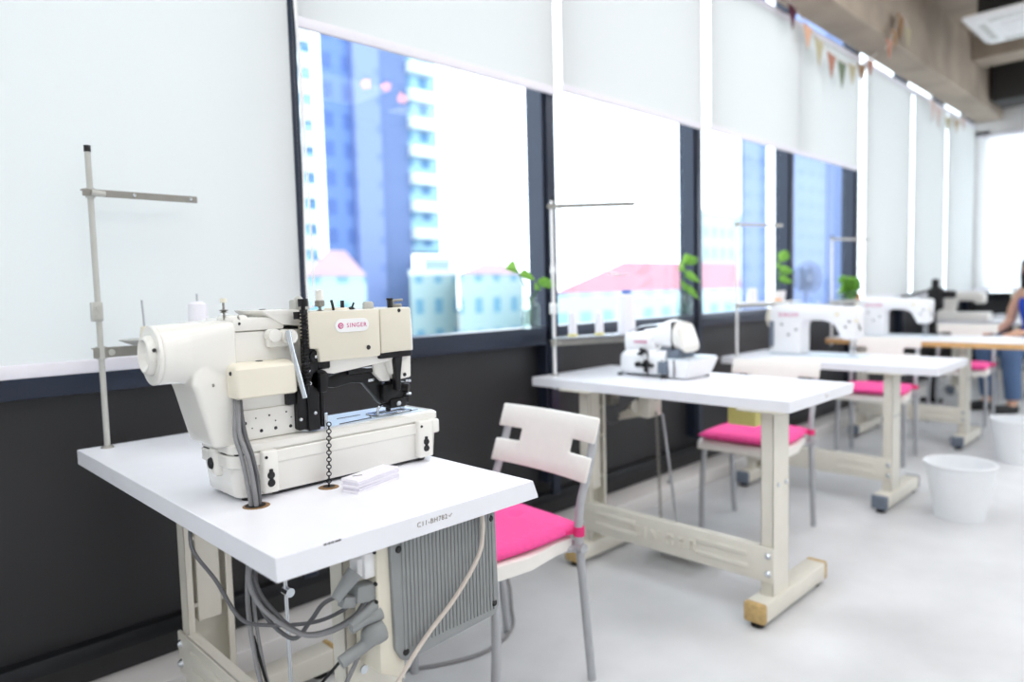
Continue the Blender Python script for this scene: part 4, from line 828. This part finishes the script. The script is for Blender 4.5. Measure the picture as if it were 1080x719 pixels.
# ------------------------------------------------------------------ plants on the sill
def leaf(mb, base, d, L, w, droop=0.3, n=6):
    d = Vector(d).normalized(); side = d.cross(Vector((-0.42, -0.75, 0.5)))
    side = side.normalized() if side.length > 1e-3 else Vector((1, 0, 0))
    rows = []
    t = bmesh.new()
    for i in range(n+1):
        u = i/n; p = Vector(base) + d*(L*u) + Vector((0, 0, -droop*L*u*u)); ww = w*math.sin(PI*(u**0.75))*(1-0.2*u) + 0.0004
        nn = side.cross(d).normalized()
        rows.append([t.verts.new(p-side*ww+nn*ww*0.35), t.verts.new(p), t.verts.new(p+side*ww+nn*ww*0.35)])
    for a, b in zip(rows, rows[1:]):
        for k in (0, 1): t.faces.new((a[k], a[k+1], b[k+1], b[k]))
    return mb._merge(t)
def plant(x, y, z, label, jar, stems, lm='leaf', pot=None, potc='white'):
    t = thing('potted_plant' if pot else 'plant_in_jar', label, 'plant', (x, y, z))
    jr, jh = jar
    if pot:
        MB().lathe([(0, 0), (jr*0.8, 0), (jr, jh), (jr*0.92, jh), (jr*0.75, 0.01), (0, 0.01)], (x, y, z), n=24).build('pot', potc, t)
    else:
        MB().lathe([(0, 0), (jr*0.9, 0), (jr, 0.01), (jr, jh*0.75), (jr*0.72, jh*0.88), (jr*0.72, jh), (jr*0.66, jh), (jr*0.66, jh*0.88), (jr*0.93, jh*0.74), (jr*0.93, 0.012), (0, 0.008)], (x, y, z), n=24).build('jar', 'glassjar', t)
        MB().lathe([(0, 0.013), (jr*0.9, 0.013), (jr*0.9, jh*0.6), (0, jh*0.6)], (x, y, z), n=20).build('water', 'water', t)
    sb = MB(); lb = MB()
    for st in stems:
        pts = [Vector((x, y, z+0.02))] + [Vector((x, y, z)) + Vector(p) for p in st['p']]
        sb.tube(pts, 0.0028, 6, 4)
        for (f, d, L, w) in st['l']:
            i = min(int(f*(len(pts)-1)), len(pts)-2); u = f*(len(pts)-1)-i
            leaf(lb, pts[i].lerp(pts[i+1], u), d, L, w)
    sb.build('stem', 'leaf2', t); lb.build('foliage', lm, t, flat=True)
SZ = 0.985; SY = 2.143
plant(2.235, SY, SZ, 'trailing green plant in a glass jar on the sill left of the second stand', (0.042, 0.14),
      [{'p': [(-0.01, -0.01, .12), (-0.06, -0.02, .20), (-0.11, -0.03, .262)], 'l': [(0.98, (-.8, -.1, .25), .085, .034), (0.85, (.8, -.3, .0), .075, .028)]},
       {'p': [(0.0, -0.01, .12), (0.02, -0.03, .17), (0.03, -0.03, .195)], 'l': [(0.95, (.7, -.4, .2), .085, .032), (0.8, (-.6, -.3, .1), .06, .024), (0.9, (.2, -.5, .45), .065, .024)]}])
plant(3.50, SY, SZ, 'leafy green cutting in a glass jar on the sill behind the overlock machine', (0.045, 0.13),
      [{'p': [(-0.005, -.01, .12), (-.03, -.02, .22), (-.02, -.02, .30)], 'l': [(0.95, (.7, -.2, .6), .12, .04), (0.85, (-.9, -.2, .2), .11, .042), (0.7, (.7, -.4, -.1), .10, .036), (0.55, (-.6, -.3, -.1), .09, .036), (.45, (.5, -.4, -.3), .09, .03), (.98, (-.3, -.2, .8), .09, .034)]}], 'leaf')
plant(4.70, SY, SZ, 'upright green plant in a white pot with orange patch on the sill', (0.05, 0.12),
      [{'p': [(-0.02, -.01, .14), (-.03, -.02, .22), (-.01, -.02, .32)], 'l': [(0.98, (.3, -.2, .9), .13, .045), (0.85, (-.9, -.2, .3), .12, .042), (0.75, (.7, -.4, .3), .12, .042), (0.65, (-.7, -.4, .2), .12, .042), (0.55, (.6, -.5, .1), .10, .04)]}], 'leaf', 'pot')
o = MB().lathe([(0, 0), (.026, 0), (.028, .03), (.024, .065), (0, .066)], (4.655, 2.125, SZ), n=18).build('candle_cup', 'orange'); tag(o, 'small orange cup beside the white plant pot on the sill', 'cup')
st = []
for i in range(46):
    a = random.uniform(0, 2*PI); rr = random.uniform(0.02, 0.11); zz = random.uniform(.10, .20)
    st.append({'p': [(rr*math.cos(a)*0.5, rr*math.sin(a)*0.2-0.01, zz*0.7), (rr*math.cos(a), rr*math.sin(a)*0.35-0.015, zz)], 'l': [(0.97, (math.cos(a), math.sin(a)*0.5-.2, random.uniform(-.3, .5)), random.uniform(.05, .085), .028), (0.7, (math.cos(a+1.5), -.5, random.uniform(-.6, .1)), .07, .026)]})
plant(5.96, SY, SZ, 'round bushy green plant in a dark jar on the sill by the lowered blind', (0.075, 0.12), st, 'leaf')
o = MB().lathe([(0, 0), (.02, 0), (.035, .035), (.034, .06), (0, .085)], (6.13, 2.13, SZ), n=18).build('candle_cup', 'orange'); tag(o, 'orange ornament at the right of the round bushy plant', 'ornament')
# round fan standing on the sill
fn = thing('desk_fan', 'small round pale grey desk fan on the sill before the blue window', 'fan', (5.13, 2.13, SZ))
fc = Vector((5.13, 2.115, SZ+0.20))
mb = MB()
for r in (0.125, 0.105, 0.085, 0.065, 0.045): mb.torus(fc, r, 0.0045, (-0.5, -1, 0), 32, 6)
for k_ in range(28):
    a = 2*PI*k_/28; ax = Vector((1, -0.5, 0)).normalized()
    mb.cyl(fc, fc + ax*0.125*math.cos(a) + Vector((0, 0, 0.11*math.sin(a))), 0.0035, n=5)
mb.build('grille', 'fan', fn)
MB().lathe([(0, .012), (.03, .012), (.034, 0)], fc, (-0.5, -1, 0), 20).build('hub', 'fan', fn)
MB().cyl((5.13, 2.13, SZ+0.02), (5.13, 2.13, SZ+0.20), 0.009).lathe([(0, 0), (.06, 0), (.055, .012), (.012, .02)], (5.13, 2.13, SZ)).build('pedestal', 'fan', fn)
mb = MB()
for k_ in range(4):
    a = PI/4 + k_*PI/2; ax = Vector((1, -0.5, 0)).normalized(); c = fc + (ax*math.cos(a)+Vector((0, 0, math.sin(a))))*0.052 + Vector((0.012, 0.02, 0))
    mb.sph(c, 0.052, 10, (0.9, 0.25, 0.9))
mb.build('blade', 'fan', fn)

# ------------------------------------------------------------------ back of the room: more machines and tables
t5, t5top = sewing_table('white topped sewing table deep in the room by the lowered blinds', 8.0, 0.9, 0.56, 1.18, T3, 8.11, 1.2, 1.85, (0.16, 0.27), nose=-0.006, cap='capgrey', text=False)
em = thing('embroidery_machine', 'off-white portable sewing machine with grey base on a white table deep in the room', 'sewing machine', (8.200, 1.890, T3))
MB().box((8.110, 1.590, T3+0.002), (8.310, 2.050, T3+0.085), 0.012).build('base', 'mwhite', em)
MB().box((8.115, 1.595, T3+0.0), (8.305, 2.045, T3+0.012), 0.003).build('base_band', 'capgrey', em)
MB().prism([(2.030, T3+.08), (2.030, T3+.27), (2.010, T3+.30), (1.670, T3+.29), (1.630, T3+.26), (1.630, T3+.17), (1.700, T3+.17), (1.730, T3+.2), (1.870, T3+.2), (1.890, T3+.08)], 8.140, 8.260, 'yz', 0.014, 2).build('arm', 'mwhite', em)
MB().lathe([(0, 0), (.045, 0), (.05, .01), (.045, .03), (0, .03)], (8.200, 2.032, T3+.22), (0, 1, 0), 20).build('handwheel', 'white', em)
bk = thing('black_machine_head', 'black machine head standing behind the white lockstitch machine', 'machine', (7.050, 1.9, T3))
MB().box((7.370, 1.80, 0.0), (7.450, 1.98, 0.04), 0.006).box((7.390, 1.86, 0.03), (7.420, 1.92, 0.90), 0.004).build('stand', 'blackp', bk)
MB().box((7.350, 1.80, 0.87), (7.450, 1.93, 1.08), 0.03, 3).box((7.370, 1.84, 1.05), (7.430, 1.90, 1.16), 0.02, 3).box((7.360, 1.70, 0.98), (7.430, 1.84, 1.05), 0.02, 2).build('head', 'blackp', bk)
MB().tube([(7.390, 1.86, 1.06), (7.150, 2.0, 1.02), (6.850, 2.07, 0.985)], 0.014, 8).build('hose', 'blackp', bk)
t6, t6top = sewing_table('white topped table before the end window, beside the person', 9.2, 0.5, 0.56, 1.3, T3, 9.32, 0.75, 1.55, (0.16, 0.27), nose=-0.006, cap='capgrey', text=False)
lockstitch('white lockstitch sewing machine by the end window beside the person', 9.32, 1.58, T3, False)

# ------------------------------------------------------------------ pennants under the beam
def bunting(label, pts, flags, z0=None):
    t = thing('bunting', label, 'bunting', pts[0], None)
    MB().tube(pts, 0.004, 6, 6).build('string', 'cord', t)
    for (p, c, w, h) in flags:
        p = Vector(p); mb = MB(); dx = Vector((1, 0.0, 0))
        w *= 0.75; h *= 0.9; mb.prism([(p.x-w, p.z), (p.x+w, p.z), (p.x, p.z-h)], p.y-0.002, p.y+0.002, 'xz').build('pennant', M[c], t, flat=True)
for nm, c in (('f_maroon', (84, 30, 52)), ('f_orange', (222, 176, 146)), ('f_olive', (186, 178, 146)), ('f_red', (178, 126, 106)), ('f_green', (118, 130, 106)), ('f_tan', (190, 170, 140)), ('f_brown', (150, 116, 82)), ('f_rose', (216, 196, 190))):
    M[nm] = mat('pennant_'+nm[2:], c, 0.9, noise=0.04)
Q = lambda px, py, Y=2.03: at(px, py, Y)
fl = [((836, 6), 'f_maroon', .09, .17), ((852, 27), 'f_orange', .10, .17), ((864, 42), 'f_olive', .11, .20), ((877, 57), 'f_red', .11, .19), ((888, 66), 'f_green', .11, .21), ((899, 68), 'f_olive', .11, .17), ((909, 68), 'f_brown', .12, .17), ((918, 63), 'f_red', .11, .14)]
bunting('colourful pennant string sagging in front of the last raised blind', [Q(826, -6), Q(836, 6), Q(852, 27), Q(877, 57), Q(899, 69), Q(912, 67), Q(926, 55)], [(Q(*p), c, w, h) for p, c, w, h in fl])
fl = [((984, 106), 'f_rose', .14, .22), ((990, 114), 'f_rose', .14, .22), ((1000, 124), 'f_olive', .16, .16), ((1009, 126), 'f_tan', .16, .16), ((1016, 124), 'f_rose', .16, .16)]
bunting('faint pennant string hanging near the room corner', [Q(978, 96), Q(984, 106), Q(1000, 124), Q(1012, 126), Q(1022, 118)], [(Q(*p), c, w, h) for p, c, w, h in fl])
R_ = lambda px, py: at(px, py, 1.80)
bunting('short orange pennant string crossing the concrete beam', [R_(934, 52), R_(942, 36), R_(950, 16), R_(958, 30)], [(R_(938, 42), 'f_red', .09, .17), (R_(950, 16), 'f_brown', .11, .2), (R_(944, 32), 'f_brown', .09, .16), (R_(958, 30), 'f_olive', .09, .16)])

# ------------------------------------------------------------------ ceiling unit and duct
ac = thing('ceiling_air_conditioner', 'white square cassette air conditioner hanging from the concrete ceiling', 'air conditioner', (7.1, 1.12, 3.6))
MB().box((6.8, 0.80, 3.24), (7.42, 1.46, 3.6), 0.01).build('body', 'duct', ac)
mb = MB(); mb.loft([rr_loop(6.68, 7.52, 0.68, 1.54, 0.03, 3.225), rr_loop(6.68, 7.52, 0.68, 1.54, 0.03, 3.243)]); mb.loft([rr_loop(6.72, 7.48, 0.72, 1.50, 0.03, 3.20), rr_loop(6.68, 7.52, 0.68, 1.54, 0.03, 3.226)])
mb.build('panel', 'white', ac)
MB().box((6.90, 0.90, 3.192), (7.30, 1.32, 3.202), 0.004).build('grille', 'white', ac)
mb = MB()
for a, b in (((6.76, 0.85), (6.82, 1.38)), ((7.38, 0.85), (7.44, 1.38)), ((6.86, 1.41), (7.34, 1.46)), ((6.86, 0.76), (7.34, 0.81))): mb.box((a[0], a[1], 3.196), (b[0], b[1], 3.2015), 0.002, 1)
mb.each('air_flap', 'polegrey', ac)
dk = MB().box((9.2, -1.0, 3.06), (9.7, 1.82, 3.595), 0.01).build('air_duct', 'duct'); tag(dk, 'dark air duct across the ceiling above the end window', 'duct')
# three warm pendant bulbs, seen mirrored in the first window
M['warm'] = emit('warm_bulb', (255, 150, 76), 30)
#@PENDANTS
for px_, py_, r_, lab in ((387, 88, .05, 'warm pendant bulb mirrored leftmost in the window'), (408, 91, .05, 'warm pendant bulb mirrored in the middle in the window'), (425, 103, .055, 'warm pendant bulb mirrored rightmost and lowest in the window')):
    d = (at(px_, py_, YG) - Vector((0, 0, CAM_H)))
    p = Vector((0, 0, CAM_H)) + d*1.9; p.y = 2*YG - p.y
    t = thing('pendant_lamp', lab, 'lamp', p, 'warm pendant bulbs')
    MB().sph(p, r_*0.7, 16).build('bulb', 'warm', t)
    MB().cyl(p + Vector((0, 0, r_*0.6)), p + Vector((0, 0, r_*0.6+0.06)), 0.02).build('socket', 'blackp', t)
    MB().cyl(p + Vector((0, 0, r_*0.6+0.05)), (p.x, p.y, 3.6), 0.004, n=6).build('flex', 'blackp', t)

#@PERSON
# ------------------------------------------------------------------ seated person at the right edge
def skin(name, joints, edges, mt, parent, sub=2, root=0):
    me = bpy.data.meshes.new(name); me.from_pydata([j[0] for j in joints], edges, [])
    o = bpy.data.objects.new(name, me); C.objects.link(o)
    sk = o.modifiers.new('s', 'SKIN'); sk.use_smooth_shade = True
    for i, j in enumerate(joints):
        v = me.skin_vertices[0].data[i]; r = j[1]; v.radius = r if isinstance(r, tuple) else (r, r); v.use_root = (i == root)
    ss = o.modifiers.new('d', 'SUBSURF'); ss.levels = sub; ss.render_levels = sub
    bpy.context.view_layer.update()
    m2 = bpy.data.meshes.new_from_object(o.evaluated_get(bpy.context.evaluated_depsgraph_get()))
    bpy.data.objects.remove(o); m2.name = name
    m2.materials.clear(); m2.materials.append(M[mt])
    m2.polygons.foreach_set('use_smooth', [True]*len(m2.polygons))
    ob = bpy.data.objects.new(name, m2); C.objects.link(ob); ob.parent = parent
    return ob
PX, PY, PA = 7.56, 1.075, math.radians(145)     # pelvis position, facing direction
pr_ = thing('person', 'seated person with long dark hair, blue top and jeans at the right edge', 'person', (0, 0, 0))                # local +x is the facing direction
J = [((0, 0, .53), (.13, .15)), ((.0, 0, .66), (.10, .13)), ((.03, 0, .80), (.10, .145)), ((.05, 0, .93), (.09, .15)), ((.055, 0, 1.0), (.06, .075)), ((.07, 0, 1.06), .048), ((.095, 0, 1.13), .075), ((.10, 0, 1.20), (.088, .08)), ((.095, 0, 1.245), .065)]
E_ = [(0, 1), (1, 2), (2, 3), (3, 4), (4, 5), (5, 6), (6, 7), (7, 8)]
for s in (-1, 1):
    b = len(J)
    J += [((.05, s*.15, .955), .058), ((.09, s*.20, .83), .045), ((.11, s*.205, .72), .038), ((.20, s*.18, .675), .034), ((.30, s*.14, .65), .026), ((.36, s*.125, .645), (.018, .036)), ((.395, s*.115, .642), (.013, .034))]
    E_ += [(3, b), (b, b+1), (b+1, b+2), (b+2, b+3), (b+3, b+4), (b+4, b+5), (b+5, b+6)]
    for q, (dy, L) in enumerate(((-.028, .058), (-.010, .068), (.010, .066), (.027, .052))):
        f = len(J); J += [((.415, s*.11+dy, .640), .0095), ((.415+L*.5, s*.108+dy*1.1, .634), .0085), ((.415+L, s*.106+dy*1.15, .622), .007)]; E_ += [(b+6, f), (f, f+1), (f+1, f+2)]
    f = len(J); J += [((.37, s*.08, .638), .011), ((.40, s*.065, .63), .009)]; E_ += [(b+5, f), (f, f+1)]
    f = len(J); J += [((.10, s*.10, .53), .095), ((.27, s*.115, .53), .078), ((.42, s*.12, .515), .062), ((.41, s*.12, .30), .055), ((.39, s*.12, .09), .038), ((.43, s*.12, .045), .036), ((.53, s*.125, .032), .03)]
    E_ += [(0, f), (f, f+1), (f+1, f+2), (f+2, f+3), (f+3, f+4), (f+4, f+5), (f+5, f+6)]
body = skin('body', J, E_, 'skin', pr_)
# face: nose, eyes, mouth, ears
MB().sph((.188, 0, 1.165), .014, 10, (1, .8, 1.4)).build('nose', 'skin', body); 
mb = MB()
for s in (-1, 1): mb.sph((.172, s*.032, 1.185), .011, 10)
mb.each('eye', 'blackp', body)
MB().sph((.178, 0, 1.125), .016, 10, (.5, 1.5, .45)).build('mouth', 'pinkd', body)
mb = MB()
for s in (-1, 1): mb.sph((.09, s*.083, 1.17), .022, 10, (.7, .4, 1.2))
mb.each('ear', 'skin', body)
def ell(z, cx, ax, ay, n=24): return [(cx+ax*math.cos(2*PI*k/n), ay*math.sin(2*PI*k/n), z) for k in range(n)]
MB().loft([ell(.62, .0, .125, .155), ell(.70, .015, .115, .145), ell(.80, .03, .122, .162), ell(.88, .045, .115, .165), ell(.92, .05, .10, .155)]).build('top', 'bluetop', pr_)
mb = MB(); mb.loft([ell(.45, -.0, .13, .165), ell(.53, .0, .155, .185), ell(.62, .0, .135, .165)])
for s in (-1, 1): mb.tube([(.02, s*.10, .535), (.2, s*.11, .535), (.36, s*.118, .53), (.425, s*.12, .50), (.418, s*.12, .40), (.405, s*.12, .25), (.392, s*.12, .12)], [.10]*5+[.095, .09, .088, .085, .083, .08, .078, .076, .075, .074, .072, .07, .068, .066, .064, .062, .06, .058, .057, .056], 14, 4)
mb.build('jeans', 'denim', pr_)
mb = MB()
for s in (-1, 1): mb.box((.355, s*.12-.042, .0), (.58, s*.12+.042, .075), .03, 3)
mb.each('shoe', 'blackp', pr_)
mb = MB(); mb.sph((.075, 0, 1.205), .105, 20, (.98, .92, .95)); mb.loft([ell(1.2, .02, .075, .098), ell(1.08, -.02, .06, .10), ell(.95, -.055, .05, .12), ell(.82, -.075, .04, .115), ell(.76, -.075, .02, .07)])
for s in (-1, 1): mb.tube([(.10, s*.085, 1.22), (.09, s*.10, 1.12), (.08, s*.115, 1.0), (.09, s*.12, .9)], [.03]*6+[.026, .024, .022, .02, .018, .014, .008], 10, 4)
mb.build('hair', 'hair', pr_)
pr_.location = (PX, PY, 0); pr_.rotation_euler = (0, 0, PA); pr_.scale = (1.06, 1.06, 1.06)

#@OUTSIDE
# ------------------------------------------------------------------ the street outside (the room is several floors up)
def bmat(name, wallc, winc, sx, sz, gx=0.35, gz=0.45, rough=0.5):
    m = bpy.data.materials.new(name); m.use_nodes = True; nt = m.node_tree; b = nt.nodes['Principled BSDF']; b.inputs['Roughness'].default_value = rough
    tc = nt.nodes.new('ShaderNodeTexCoord'); sp = nt.nodes.new('ShaderNodeSeparateXYZ'); nt.links.new(tc.outputs['Object'], sp.inputs[0])
    def frac(sock, s, off=0.0):
        a = nt.nodes.new('ShaderNodeMath'); a.operation = 'MULTIPLY_ADD'; a.inputs[1].default_value = 1.0/s; a.inputs[2].default_value = 100.0+off; nt.links.new(sock, a.inputs[0])
        f = nt.nodes.new('ShaderNodeMath'); f.operation = 'FRACT'; nt.links.new(a.outputs[0], f.inputs[0]); return f.outputs[0]
    def lt(sock, v):
        a = nt.nodes.new('ShaderNodeMath'); a.operation = 'LESS_THAN'; a.inputs[1].default_value = v; nt.links.new(sock, a.inputs[0]); return a.outputs[0]
    ad = nt.nodes.new('ShaderNodeMath'); ad.operation = 'ADD'; nt.links.new(sp.outputs[0], ad.inputs[0]); nt.links.new(sp.outputs[1], ad.inputs[1])
    A = lt(frac(ad.outputs[0], sx), gx); B = lt(frac(sp.outputs[2], sz), gz)
    mu = nt.nodes.new('ShaderNodeMath'); mu.operation = 'MULTIPLY'; nt.links.new(A, mu.inputs[0]); nt.links.new(B, mu.inputs[1])
    mx = nt.nodes.new('ShaderNodeMix'); mx.data_type = 'RGBA'; mx.inputs[6].default_value = lin(wallc); mx.inputs[7].default_value = lin(winc)
    nt.links.new(mu.outputs[0], mx.inputs[0]); nt.links.new(mx.outputs[2], b.inputs['Base Color'])
    return m
M['tower'] = bmat('tower_glass', (84, 112, 164), (64, 92, 150), 3.0, 3.2, 0.6, 0.55, 0.7)
M['towerl'] = bmat('tower_pale_fin', (112, 130, 176), (98, 118, 168), 5.0, 3.2, 0.5, 0.3, 0.7)
M['towerd'] = mat('tower_slate', (86, 106, 148), 0.7, noise=0.04, scale=0.1)
M['balc'] = mat('balcony_white', (204, 216, 220), 0.7, noise=0.02, scale=1)
M['balcw'] = bmat('balcony_wall', (128, 168, 186), (70, 116, 156), 2.6, 3.2, 0.5, 0.6)
M['low'] = bmat('low_block', (150, 172, 174), (98, 144, 166), 2.4, 3.0, 0.42, 0.5)
M['low2'] = bmat('long_low_block', (160, 186, 192), (118, 164, 190), 3.4, 3.2, 0.5, 0.55)
M['roofr'] = mat('red_tile_roof', (154, 106, 118), 0.8, noise=0.05, scale=0.5)
M['roofg'] = mat('pale_tile_roof', (158, 134, 140), 0.8, noise=0.05, scale=0.5)
M['street'] = mat('street_ground', (120, 124, 124), 0.9, noise=0.08, scale=0.05)
M['hillside'] = mat('hazy_hill', (150, 176, 176), 0.9, noise=0.1, scale=0.02)
GZ = -22.0
g = MB().box((-300, 6, GZ-1), (600, 700, GZ)).build('street_ground', 'street'); struct(g)
def tower(name, label, pxl, pxr, Y, ztop, dep, m_, extra=None):
    a = at(pxl, 290, Y); b = at(pxr, 290, Y); x0, x1 = sorted((a.x, b.x))
    t = thing(name, label, 'building', ((x0+x1)/2, Y, GZ), 'buildings outside the windows')
    c = at(pxl+1, 290, Y+dep); d = at(pxr, 290, Y+dep)
    MB().prism([(a.x, a.y), (b.x, b.y), (d.x, d.y), (c.x, c.y)], GZ, ztop, 'xy').build('facade', m_, t, flat=True)
    return t, x0, x1
# blue tower with fins and balconies seen through the first open window
t, x0, x1 = tower('tower_block', 'tall blue glass tower with pale fin and side balconies in the first window', 347, 433, 70, 75, 4, 'tower')
xa = at(376, 200, 69.5).x; xb = at(403, 200, 69.5).x; MB().box((xa, 69.2, GZ), (xb, 70, 75)).build('pale_fin', 'towerl', t, flat=True)
xc = at(433, 200, 69.5).x; MB().box((xb, 69.6, GZ), (xc, 70, 75)).build('slate_bay', 'towerd', t, flat=True)
xd = at(463, 200, 70).x
MB().prism([(xc, 70), (xd, 70), (at(462, 200, 76).x, 76), (xc+2, 76)], at(450, 265, 70).z, 75, 'xy').build('balcony_wall', 'balcw', t, flat=True)
zb = at(450, 262, 70).z
for i in range(14): MB().box((xc, 68.6, zb+1.1+i*3.3), (xd-0.9, 70, zb+2.35+i*3.3), 0.05, 1).build('balcony', 'balc', t)
xe = at(313, 200, 70).x; xf = at(334, 200, 70).x
MB().prism([(xe-3, 70), (xf, 70), (at(333, 200, 76).x, 76), (xe-3, 76)], GZ, 75, 'xy').build('balcony_wall', 'balcw', t, flat=True)
zb = at(325, 290, 70).z
for i in range(16): MB().box((xf-2.4, 69.3, zb+i*2.75), (xf-0.4, 70, zb+1.5+i*2.75), 0.05, 1).build('balcony', 'balc', t)
# low white blocks with hipped roofs
def low(label, pxl, pxr, pyt, Y, m_, roof, rh, hip=0.35, dep=8, hip2=None):
    a = at(pxl, pyt, Y); b = at(pxr, pyt, Y); x0, x1 = sorted((a.x, b.x)); zt = (a.z+b.z)/2
    t = thing('low_building', label, 'building', ((x0+x1)/2, Y, GZ), 'buildings outside the windows')
    c = at(pxl+1, pyt, Y+dep); d = at(pxr, pyt, Y+dep); P = [Vector((v.x, v.y, 0)) for v in (a, b, d, c)]
    MB().prism([(v.x, v.y) for v in P], GZ, zt, 'xy').build('wall', m_, t, flat=True)
    m = sum(P, Vector())/4
    eave = [m+(v-m)*1.03 for v in P]
    if rh:
        L, Rr = (P[0]+P[3])/2, (P[1]+P[2])/2; l2, r2_ = L.lerp(Rr, hip), Rr.lerp(L, hip if hip2 is None else hip2); fd = (P[3]-P[0])*0.08
        MB().loft([[(v.x, v.y, zt) for v in eave], [(v.x, v.y, zt+rh) for v in (l2-fd, r2_-fd, r2_+fd, l2+fd)]]).build('roof', roof, t, flat=True)
    else: MB().prism([(v.x, v.y) for v in eave], zt, zt+.5, 'xy').build('roof', roof, t, flat=True)
low('white low building with hipped roof before the blue tower, at its foot', 322, 386, 291, 48, 'low', 'roofg', 2.2)
low('white low block right of the blue tower in the first window', 432, 482, 290, 55, 'low', 'balc', 0)
low('small white block with a roof terrace under the balconies', 447, 475, 275, 67, 'low', 'balc', 0)
low('white low apartment block left of the first sill plant', 484, 552, 289, 50, 'low', 'roofg', 1.2)
low('long low building with red tiled roof in the second window', 586, 779, 306, 42, 'low2', 'roofr', 3.2, 0.3, 8, 0.02)
t, x0, x1 = tower('tower_block', 'blue tower slab seen in the third open window', 781, 809, 60, 60, 10, 'tower'); MB().box((at(782, 200, 60).x, 59.6, GZ), (at(799, 200, 60).x, 60, 60)).build('pale_fin', 'towerl', t, flat=True)
t, x0, x1 = tower('tower_block', 'pale blue tower slab seen in the fourth open window', 833, 890, 60, 60, 10, 'towerl'); MB().box((at(872, 200, 60).x, 59.6, GZ), (at(889, 200, 60).x, 60, 60)).build('slate_bay', 'towerd', t, flat=True)
low('hazy grey apartment block behind the red roof, right window', 739, 780, 226, 52, 'low', 'balc', 0)

#@LIGHT
# ------------------------------------------------------------------ light: bright overcast sky and unseen ceiling panels added for fill
w = bpy.data.worlds.new('sky'); bpy.context.scene.world = w; w.use_nodes = True
bg = w.node_tree.nodes['Background']; bg.inputs['Color'].default_value = (0.93, 0.97, 1.0, 1); bg.inputs['Strength'].default_value = 3.5
def panel(x, y, z, sx, sy, e, c=(0.97, 0.985, 1)):  # added area light out of view, brightens tables and floor
    l = bpy.data.lights.new('fill_panel', 'AREA'); l.shape = 'RECTANGLE'; l.size = sx; l.size_y = sy; l.energy = e; l.color = c
    o = bpy.data.objects.new('fill_panel', l); C.objects.link(o); o.location = (x, y, z)
    struct(MB().box((x-sx/2-0.03, y-sy/2-0.03, z+0.012), (x+sx/2+0.03, y+sy/2+0.03, 3.6), 0.006, 1).build('fill_panel_housing', 'white'))  # made-up casing around the added light
LW = {-1.2: 18, 1.2: 19, 3.9: 15, 6.2: 21, 8.2: 26}
for x in (0.0, 2.2, 4.3): panel(x, 0.95, 3.5, 1.8, 0.8, 14)
for x in LW:
    for y in (-2.6, -0.6):
        panel(x, y, 3.45, 1.8, 0.9, LW[x])
panel(-1.8, 0.9, 3.45, 1.2, 0.9, 22)
sc = bpy.context.scene
sc.view_settings.view_transform = 'Standard'; sc.view_settings.look = 'None'; sc.view_settings.gamma = 1.0; sc.view_settings.use_curve_mapping = False
sc.view_settings.exposure = 0.17
sc.cycles.use_denoising = True; sc.cycles.max_bounces = 10; sc.cycles.transparent_max_bounces = 16; sc.cycles.diffuse_bounces = 5; sc.cycles.caustics_refractive = False
